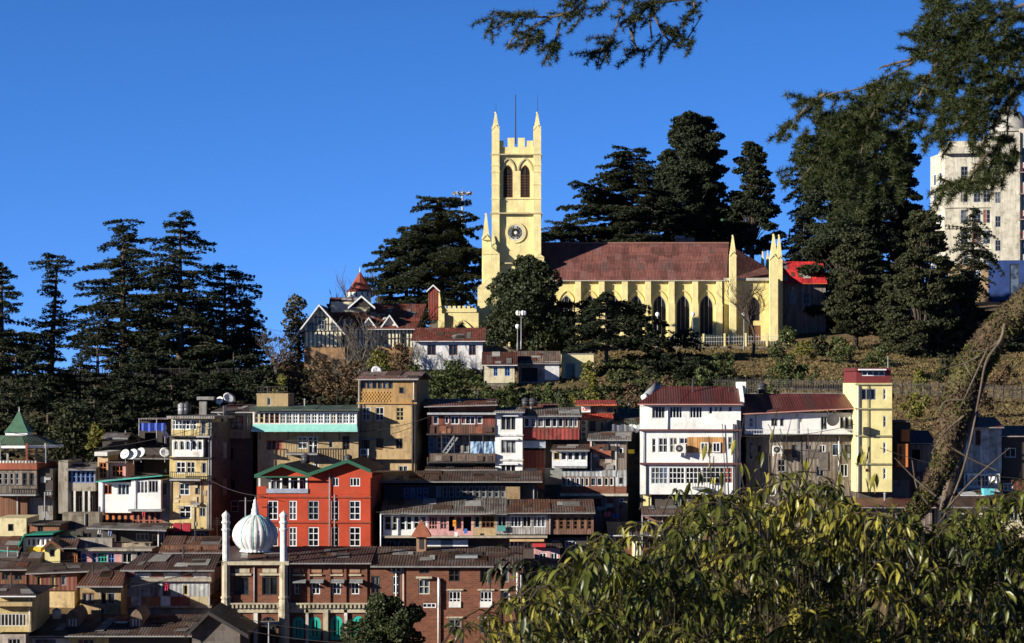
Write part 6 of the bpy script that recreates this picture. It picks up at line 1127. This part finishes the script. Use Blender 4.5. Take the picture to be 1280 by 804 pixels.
# ================================================================ foreground: leafy bushes, mossy trunk, conifer boughs
LF=leafm((.018,.028,.006),(.34,.30,.055),.33,.15,9.); LF2=leafm((.015,.026,.006),(.15,.16,.032),.33,.15,9.); LF_SHADE=leafm((.008,.013,.004),(.035,.04,.012),.4,.08,9.); STM=barkm((.025,.02,.012),(.07,.05,.03),0,30)  # third leaf colour is darkened to stand in for shade behind the gaps
prof=lambda x:np.interp(x,[540,560,600,640,690,720,780,830,850,900,950,1000,1050,1100,1150,1200,1240,1280,1340],[800,795,768,752,700,668,655,634,606,598,594,588,602,628,646,630,606,592,588])
def leafbush(px,D,w,label,seed,nl,mat,tall=0,top=None,L=.085):
    rng=np.random.RandomState(seed); x0=(px-640)/K*D; base=Vector((x0,D,gz(x0,D)-.05)); e=empty('leafy_bush',base,0,label,'bush','leafy bushes in the foreground'); st=MB(); V=[];F=[]; hw=w/2*D/K
    ns=int(7+w/12); tips=[]
    for i in range(ns):
        tx=x0+rng.uniform(-1,1)*hw; upx=640+tx/D*K; ytop=(prof(upx) if top is None else top)+abs(rng.normal(0,12))+8+(rng.rand()<.5)*rng.uniform(0,150); ty=D+rng.uniform(-.5,.5); tz=(HZ-ytop)/K*D
        b0=np.array([rng.uniform(-.2,.2),rng.uniform(-.2,.2),0]); b1=np.array([tx,ty,tz])-np.array(base); mid=b0*.35+b1*.65+np.array([rng.uniform(-.12,.12),rng.uniform(-.1,.1),.0]); pts=[b0*(1-t)**2+2*mid*t*(1-t)+b1*t*t for t in np.linspace(0,1,9)]; st.tube(pts,[.0034*(1-.75*k/8) for k in range(9)],5,False); tips.append(pts)
        tips.pop()
        for j in range(13):
            s=pts[3+rng.randint(0,6)]; a=rng.uniform(0,2*PI); R_=rng.uniform(.10,.30); dx,dy=math.cos(a)*R_,math.sin(a)*R_*.8; up_=rng.uniform(.0,.22); q=[s+np.array([dx*t,dy*t,up_*t*2-(up_+.09)*t*t*1.3]) for t in (0,.25,.5,.75,1.)]
            lim=(HZ-((prof(640+(q[2][0]+x0)/D*K)) if top is None else top)-14-26*math.sin(q[2][0]*3.1+px)*math.cos(px*.7+q[2][0]*7)+6)/K*D-base.z; over=max(z[2] for z in q)-lim
            if over>0: q=[z-np.array([0,0,over+rng.uniform(0,.12)]) for z in q]
            if math.sin(q[2][0]*8+px)+math.sin((q[2][2]+base.z)*13+px*.3)<-.95: continue
            st.tube(q,[.0032,.003,.0026,.002,.001],4,False); tips.append(q)
    for k in range(nl):
        pts=tips[k%len(tips)]; f=rng.uniform(.12,1); q=f*(len(pts)-1); i=min(int(q),len(pts)-2); td=pts[i+1]-pts[i]; td=td/np.linalg.norm(td); c=pts[i]+(pts[i+1]-pts[i])*(q-i)
        l=L*rng.uniform(.65,1.3); wd=l*rng.uniform(.11,.16); a=rng.uniform(0,2*PI); d0=td*rng.uniform(.2,1.)+np.array([math.cos(a),math.sin(a),rng.uniform(-.9,.5)])*.8; d0/=np.linalg.norm(d0); s=np.cross(d0,[0,0,1]+rng.normal(0,.5,3)); s/=np.linalg.norm(s)+1e-9; up=np.cross(s,d0); n0=len(V); c=c+d0*.008; ps=[c.copy()]; d=d0/np.linalg.norm(d0)
        for t in range(4): d=d+np.array([0,0,-.38]); d/=np.linalg.norm(d); ps.append(ps[-1]+d*l/4)
        ws=[.12,.85,1.,.6,0.02]; fold=up*wd*.35
        for t in range(5): V+= [ps[t]-s*wd*ws[t]+fold*ws[t],ps[t],ps[t]+s*wd*ws[t]+fold*ws[t]]
        for t in range(4): F+= [(n0+3*t,n0+3*t+1,n0+3*t+4,n0+3*t+3),(n0+3*t+1,n0+3*t+2,n0+3*t+5,n0+3*t+4)]
    st.build('stems',STM,e); npmesh('leaves',V,F,mat,e)
bl=['lowest olive bush at the left tip of the foreground foliage','blurred olive bush before the brick building corner','olive bush before the glazed terrace end','yellowish bush under the yellow and brick house','olive bush below the patched timber house','high leafy bush before the white house left corner','tall leafy bush before the middle of the white house','leafy bush before the right end of the white house','leafy bush below the long grey house','dense bush in the centre of the right foreground','dense bush below the slim yellow house','bush at the left foot of the mossy trunk','bush in front of the mossy trunk base','bush right of the mossy trunk','bush below the silver sheet house','rightmost leafy bush at the frame edge']
for i in range(16):
    px=575+i*48; D=[7.2,8.,9.5,9,10.5,9.8,9.2,10.4,9.6,10.8,9.4,10.2,9.8,10.6,9.9,10.2][i]; leafbush(px,D,[60,70,80,90,90,90,90,90,90,90,90,90,90,90,90,90][i],bl[i],300+i,[1000,1300,1600,2000,2200,2300][min(i,5)],LF if i%3==1 else LF2,L=.054+.005*(i%4))
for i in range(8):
    leafbush(700+i*82,12.2+(i%3)*.8,120,['shaded back bush behind the left foreground foliage','shaded back bush under the yellow and brick house','shaded back bush below the white house left corner','shaded back bush below the white house','shaded back bush below the long grey house','shaded back bush below the slim yellow house','shaded back bush beside the mossy trunk','shaded back bush at the right edge'][i],330+i,2200,LF_SHADE,top=660+(30 if i<2 else 0),L=.10)
# mossy leaning trunk
MOSS=barkm((.012,.009,.006),(.17,.115,.065),.5,14.)
def path_tube(m,pts,D,rs,n=20,sub=6,rough=.18,seed=1,off=(0,0,0)):
    rr=np.random.RandomState(seed); Q=[]; RR=[]
    for i in range(len(pts)-1):
        for k in range(sub): t=k/sub; Q.append([pts[i][j]+(pts[i+1][j]-pts[i][j])*t for j in range(2)]); RR.append(rs[i]+(rs[i+1]-rs[i])*t)
    Q.append(list(pts[-1])); RR.append(rs[-1]); Q=np.array(Q,float)
    for _ in range(3): Q[1:-1]=(Q[:-2]+2*Q[1:-1]+Q[2:])/4
    b=len(m.v); s=D/K; W3=[np.array(P(q[0],q[1],D)) for q in Q]; M_=len(W3); ph=rr.uniform(0,6,8)
    for i,p in enumerate(W3):
        d=W3[min(i+1,M_-1)]-W3[max(i-1,0)]; d/=np.linalg.norm(d); a=np.cross(d,[0,1,0]); a/=np.linalg.norm(a); c=np.cross(d,a)
        for k in range(n):
            t=2*PI*k/n; r=RR[i]*s*(1+rough*(.5*math.sin(3*t+ph[0]+i*.25)+.4*math.sin(5*t+ph[1]-i*.4)+rr.uniform(-.35,.35))); v=p+(a*math.cos(t)+c*math.sin(t))*r-np.array(off); m.v.append(tuple(v))
    for i in range(M_-1):
        for k in range(n): m.f.append((b+i*n+k,b+i*n+(k+1)%n,b+(i+1)*n+(k+1)%n,b+(i+1)*n+k))
    return W3
D=11.5; o0=P(1120,700,D); o0.z=gz(o0.x,D); e=empty('mossy_tree',o0,0,'leaning mossy tree trunk crossing the right foreground','tree'); m=MB()
path_tube(m,[(1118,1000),(1118,800),(1118,700),(1130,655),(1158,622),(1180,580),(1190,530),(1203,480),(1228,438),(1258,402),(1300,362),(1400,300)],D,[22,19,15,10,11,13,16.5,18.5,19.5,17.5,15,13],28,10,.10,3,o0)
tk=m.build('trunk',MOSS,e,True); m=MB(); path_tube(m,[(1180,640),(1192,590),(1203,545),(1222,492),(1236,455)],D+.15,[7,8,7,6,4],10,6,.1,4,o0)
path_tube(m,[(1178,650),(1200,600),(1213,555),(1225,490),(1232,450),(1252,425),(1256,405)],D-.25,[1.1,1.2,1.3,1.4,1.6,1.8,2.0],8,5,.1,5,o0)
for i,(a,b_,c_) in enumerate([((1225,445),(1205,455),(1182,462)),((1215,470),(1200,445),(1196,440)),((1205,500),(1180,500),(1172,520)),((1250,425),(1235,438),(1205,440)),((1205,520),(1180,540),(1165,565)),((1170,620),(1145,600),(1118,572)),((1160,630),(1145,610),(1140,575)),((1190,560),(1215,575),(1250,590)),((1180,640),(1215,600),(1262,560)),((1235,435),(1215,478),(1200,510))]):
    path_tube(m,[a,b_,c_],D-.15-.1*(i%3),[1.5,1.0,.4],6,5,.1,20+i,o0)
m.build('branches',barkm((.06,.045,.032),(.17,.13,.095),0,30),e,True)
rng=np.random.RandomState(77)
tv=np.array([v.co[:] for v in tk.data.vertices]); ct=tv.reshape(-1,28,3).mean(1); sel=(ct[:,2]+o0.z>(HZ-700)/K*D)&(ct[:,0]+o0.x<(1330-640)/K*D); rows=np.where(sel)[0]
def onbark(n,patch):
    i=rng.choice(rows,n); k=rng.randint(0,28,n); p=tv.reshape(-1,28,3)[i,k]; d_=p-ct[i]; s_=rng.uniform(.95,1.06,n)[:,None]; q=ct[i]+d_*s_+rng.normal(0,.006,(n,3)); 
    if patch: m_=(np.sin(q[:,2]*9+1)+np.sin(q[:,2]*23+q[:,0]*11)+rng.normal(0,.5,n))>.35; q=q[m_]
    return q
V,F=cards(onbark(11000,False),.017,rng,1.2,.30); npmesh('bark_flakes',V,F,leafm((.018,.013,.009),(.13,.09,.05),.9,.05,6),e)
V,F=cards(onbark(15000,True),.016,rng,1,.45); npmesh('moss',V,F,leafm((.03,.04,.008),(.13,.13,.025),.85,.1,6),e)
# upright bare shoots rising above the bushes
m=MB(); D=11.4; o0=P(960,640,D); o0.z=gz(o0.x,D); rr=random.Random(4)
e=empty('bare_shoots',o0,0,'cluster of thin bare shoots with few drooping leaves before the long grey house','shrub'); V=[];F=[]
for (a,b_) in [((960,640),(976,480)),((940,640),(918,560)),((975,640),(990,520)),((1000,640),(1010,535)),((1030,650),(1055,545)),((990,650),(1040,500)),((900,640),(886,545)),((920,650),(930,520)),((1008,640),(960,530)),((948,640),(972,560)),((1075,650),(1060,600))]:
    mid=((a[0]+b_[0])/2+rr.uniform(-8,8),(a[1]+b_[1])/2); path_tube(m,[(a[0]*.6+o0.x*0+384,a[1]+250),a,mid,b_],D+rr.uniform(-.4,.4),[1.3,1.1,.8,.4],5,5,.1,int(a[0]),o0)
m.build('stems',STM,e)
rng=np.random.RandomState(31)
for (px,py) in [(885,565),(890,580),(918,560),(950,575),(972,545),(1005,600),(1010,585),(1020,640),(1046,600),(1048,570),(1075,575),(1085,580),(1090,602),(860,612),(905,600),(930,590),(960,600),(1035,640),(1062,630),(985,610),(1082,568),(1088,608),(872,600)]:
    for q in range(2):
        c=np.array(P(px+rng.uniform(-6,6),py-10,D+rng.uniform(-.3,.3)))-np.array(o0); l=.09*rng.uniform(.7,1.1); wd=l*.14; a=rng.uniform(0,2*PI); s=np.array([math.cos(a),math.sin(a),0]); d=np.array([rng.uniform(-.3,.3),rng.uniform(-.3,.3),-.6]); n0=len(V); ps=[c]; 
        for t in range(4): d=d/np.linalg.norm(d)+np.array([0,0,-.15]); ps.append(ps[-1]+d/np.linalg.norm(d)*l/4)
        for t,wv in enumerate([.15,.85,1,.6,.03]): V+=[ps[t]-s*wd*wv,ps[t]+np.array([s[1],-s[0],0])*wd*.3,ps[t]+s*wd*wv]
        for t in range(4): F+=[(n0+3*t,n0+3*t+1,n0+3*t+4,n0+3*t+3),(n0+3*t+1,n0+3*t+2,n0+3*t+5,n0+3*t+4)]
npmesh('leaves',V,F,LF,e)
# conifer boughs: short shoots with rosettes of needles
NE=leafm((.010,.019,.005),(.052,.066,.014),.55,.15,4.); NB=barkm((.06,.045,.03),(.20,.15,.11),0,40)
def bough(label,roots,D,seed,tufts,nl=.034,dz=.35,twigs=()):
    """roots: list of pixel polylines for twigs; tufts: (x,y,radius,count) clusters"""
    rng=np.random.RandomState(seed); o0=P(roots[0][0][0],roots[0][0][1],D); e=empty('conifer_bough',o0,0,label,'bough','conifer boughs hanging into the top of the view'); m=MB()
    C=[]; s=D/K
    for r in roots:
        k=len(r); path_tube(m,r,D,[2.0*(1-.75*i/(k-1)) for i in range(k)] if len(r)>2 else [1.6,.7],6,5,.1,seed,o0)
        for (a,b_) in zip(r,r[1:]):
            n=int(math.dist(a,b_)/7)
            for i in range(n): t=(i+rng.rand())/n; C.append((a[0]+(b_[0]-a[0])*t+rng.normal(0,3.),a[1]+(b_[1]-a[1])*t+rng.normal(0,3.)+2,rng.normal(0,.04)))
    for (px,py,rx,ry,n) in tufts:
        for i in range(int(n*.36)):
            a=rng.uniform(0,2*PI); q=math.sqrt(rng.rand()); x=px+rx*q*math.cos(a); y=py+ry*q*math.sin(a); z=rng.uniform(-dz,dz); an=R(rng.uniform(95,215)); L=rng.uniform(14,34); pts=[]
            for k in range(int(L/3.4)):
                pts.append((x,y,z)); C.append((x+rng.normal(0,.8),y+rng.normal(0,.8),z)); x+=3.4*math.cos(an); y+=3.4*math.sin(an)*1.0; an-=.05*(1 if math.cos(an)<0 else -1)*rng.uniform(-.5,2)
            W3=[np.array(P(p[0],p[1],D+p[2]))-np.array(o0) for p in pts[::3]+[pts[-1]]]; m.tube(W3,.0022,4,False)
    C=np.array(C); ctr=np.stack([(C[:,0]-640)/K*(D+C[:,2]),D+C[:,2],(HZ-C[:,1])/K*(D+C[:,2])],-1)-np.array(o0); k=26; ctr=np.repeat(ctr,k,0); n=len(ctr); d=rng.normal(0,1,(n,3)); d[:,2]-=.1; d/=np.linalg.norm(d,axis=1)[:,None]; l=nl*rng.uniform(.6,1.1,n)[:,None]; w_=np.cross(d,rng.normal(0,1,(n,3))); w_/=np.linalg.norm(w_,axis=1)[:,None]; w_*=nl*.055
    V=np.stack([ctr-w_,ctr+w_,ctr+d*l+w_*.3,ctr+d*l-w_*.3],1).reshape(-1,3); F=np.arange(n*4).reshape(-1,4)
    m.build('twigs',NB,e); npmesh('needles',V,F,NE,e)
bough('needle bough hanging from the top centre, left spray',[[(760,-40),(735,-5),(715,15),(700,28)],[(715,15),(690,22),(650,20),(608,17)],[(690,22),(665,35),(640,48),(632,62)],[(700,28),(695,50),(690,62),(680,80)],[(650,20),(635,28),(612,38)],[(715,15),(735,-2)],[(665,36),(650,66)]],12.,1,[(722,10,14,16,34),(668,42,14,8,22),(695,56,9,12,22),(625,22,12,6,14),(655,20,20,6,20),(672,45,10,10,14)],.028,.12)
bough('needle bough hanging from the top centre, right spray',[[(790,-40),(782,0),(772,30),(765,48)],[(765,48),(750,65),(746,88)],[(830,-40),(812,5),(820,25),(835,52),(855,55),(868,35),(878,18)],[(812,5),(790,30),(776,36)],[(812,5),(850,0),(885,-2)],[(788,35),(795,62),(806,65),(815,58)],[(812,25),(815,50)],[(750,-30),(755,8),(765,12)],[(875,-20),(866,5),(872,18)]],12.3,2,[(800,12,20,14,40),(768,52,12,12,26),(750,70,8,12,16),(835,42,14,12,26),(858,48,12,10,20),(800,64,12,5,14),(870,10,12,14,16),(820,2,22,8,24),(760,8,8,7,10)],.028,.12)
b_=[(1400,-30),(1290,0),(1200,40),(1150,72),(1120,90),(1075,112),(1030,118),(990,150),(968,172)]
bough('large sunlit conifer bough sweeping in from the top right corner',[b_,[(1150,72),(1100,84),(1098,88)],[(1120,100),(1085,150),(1075,200),(1060,250)],[(1100,110),(1060,150),(1030,190),(1000,225)],[(1180,60),(1150,120),(1110,180)],[(1200,50),(1190,110),(1180,170)],[(1030,118),(1010,130),(985,165)]],11.,3,[(1200,20,50,30,170),(1180,60,38,28,130),(1120,120,55,22,120),(1085,150,50,30,150),(1060,200,45,40,150),(1050,140,30,20,60),(1150,120,45,30,120),(1130,170,40,25,80),(1020,180,28,22,40),(1010,130,24,10,26),(985,158,16,10,16),(1100,215,40,30,70),(1060,250,28,24,40),(1000,215,20,14,16)],.030,.5)
bough('dark conifer bough hanging down over the hotel in the right corner',[[(1400,0),(1320,20),(1260,70),(1235,130),(1228,190),(1215,235)],[(1300,30),(1262,110),(1258,170),(1268,205)],[(1240,120),(1200,160),(1180,180)],[(1235,190),(1205,232),(1178,238)],[(1262,120),(1275,150)]],10.4,4,[(1245,30,45,40,210),(1215,90,45,40,190),(1205,140,32,26,90),(1180,165,24,14,34),(1230,150,22,26,60),(1250,195,26,24,56),(1230,225,28,14,40),(1195,236,24,8,28),(1268,190,12,22,24),(1270,80,20,50,70),(1255,120,20,26,34)],.030,.4)
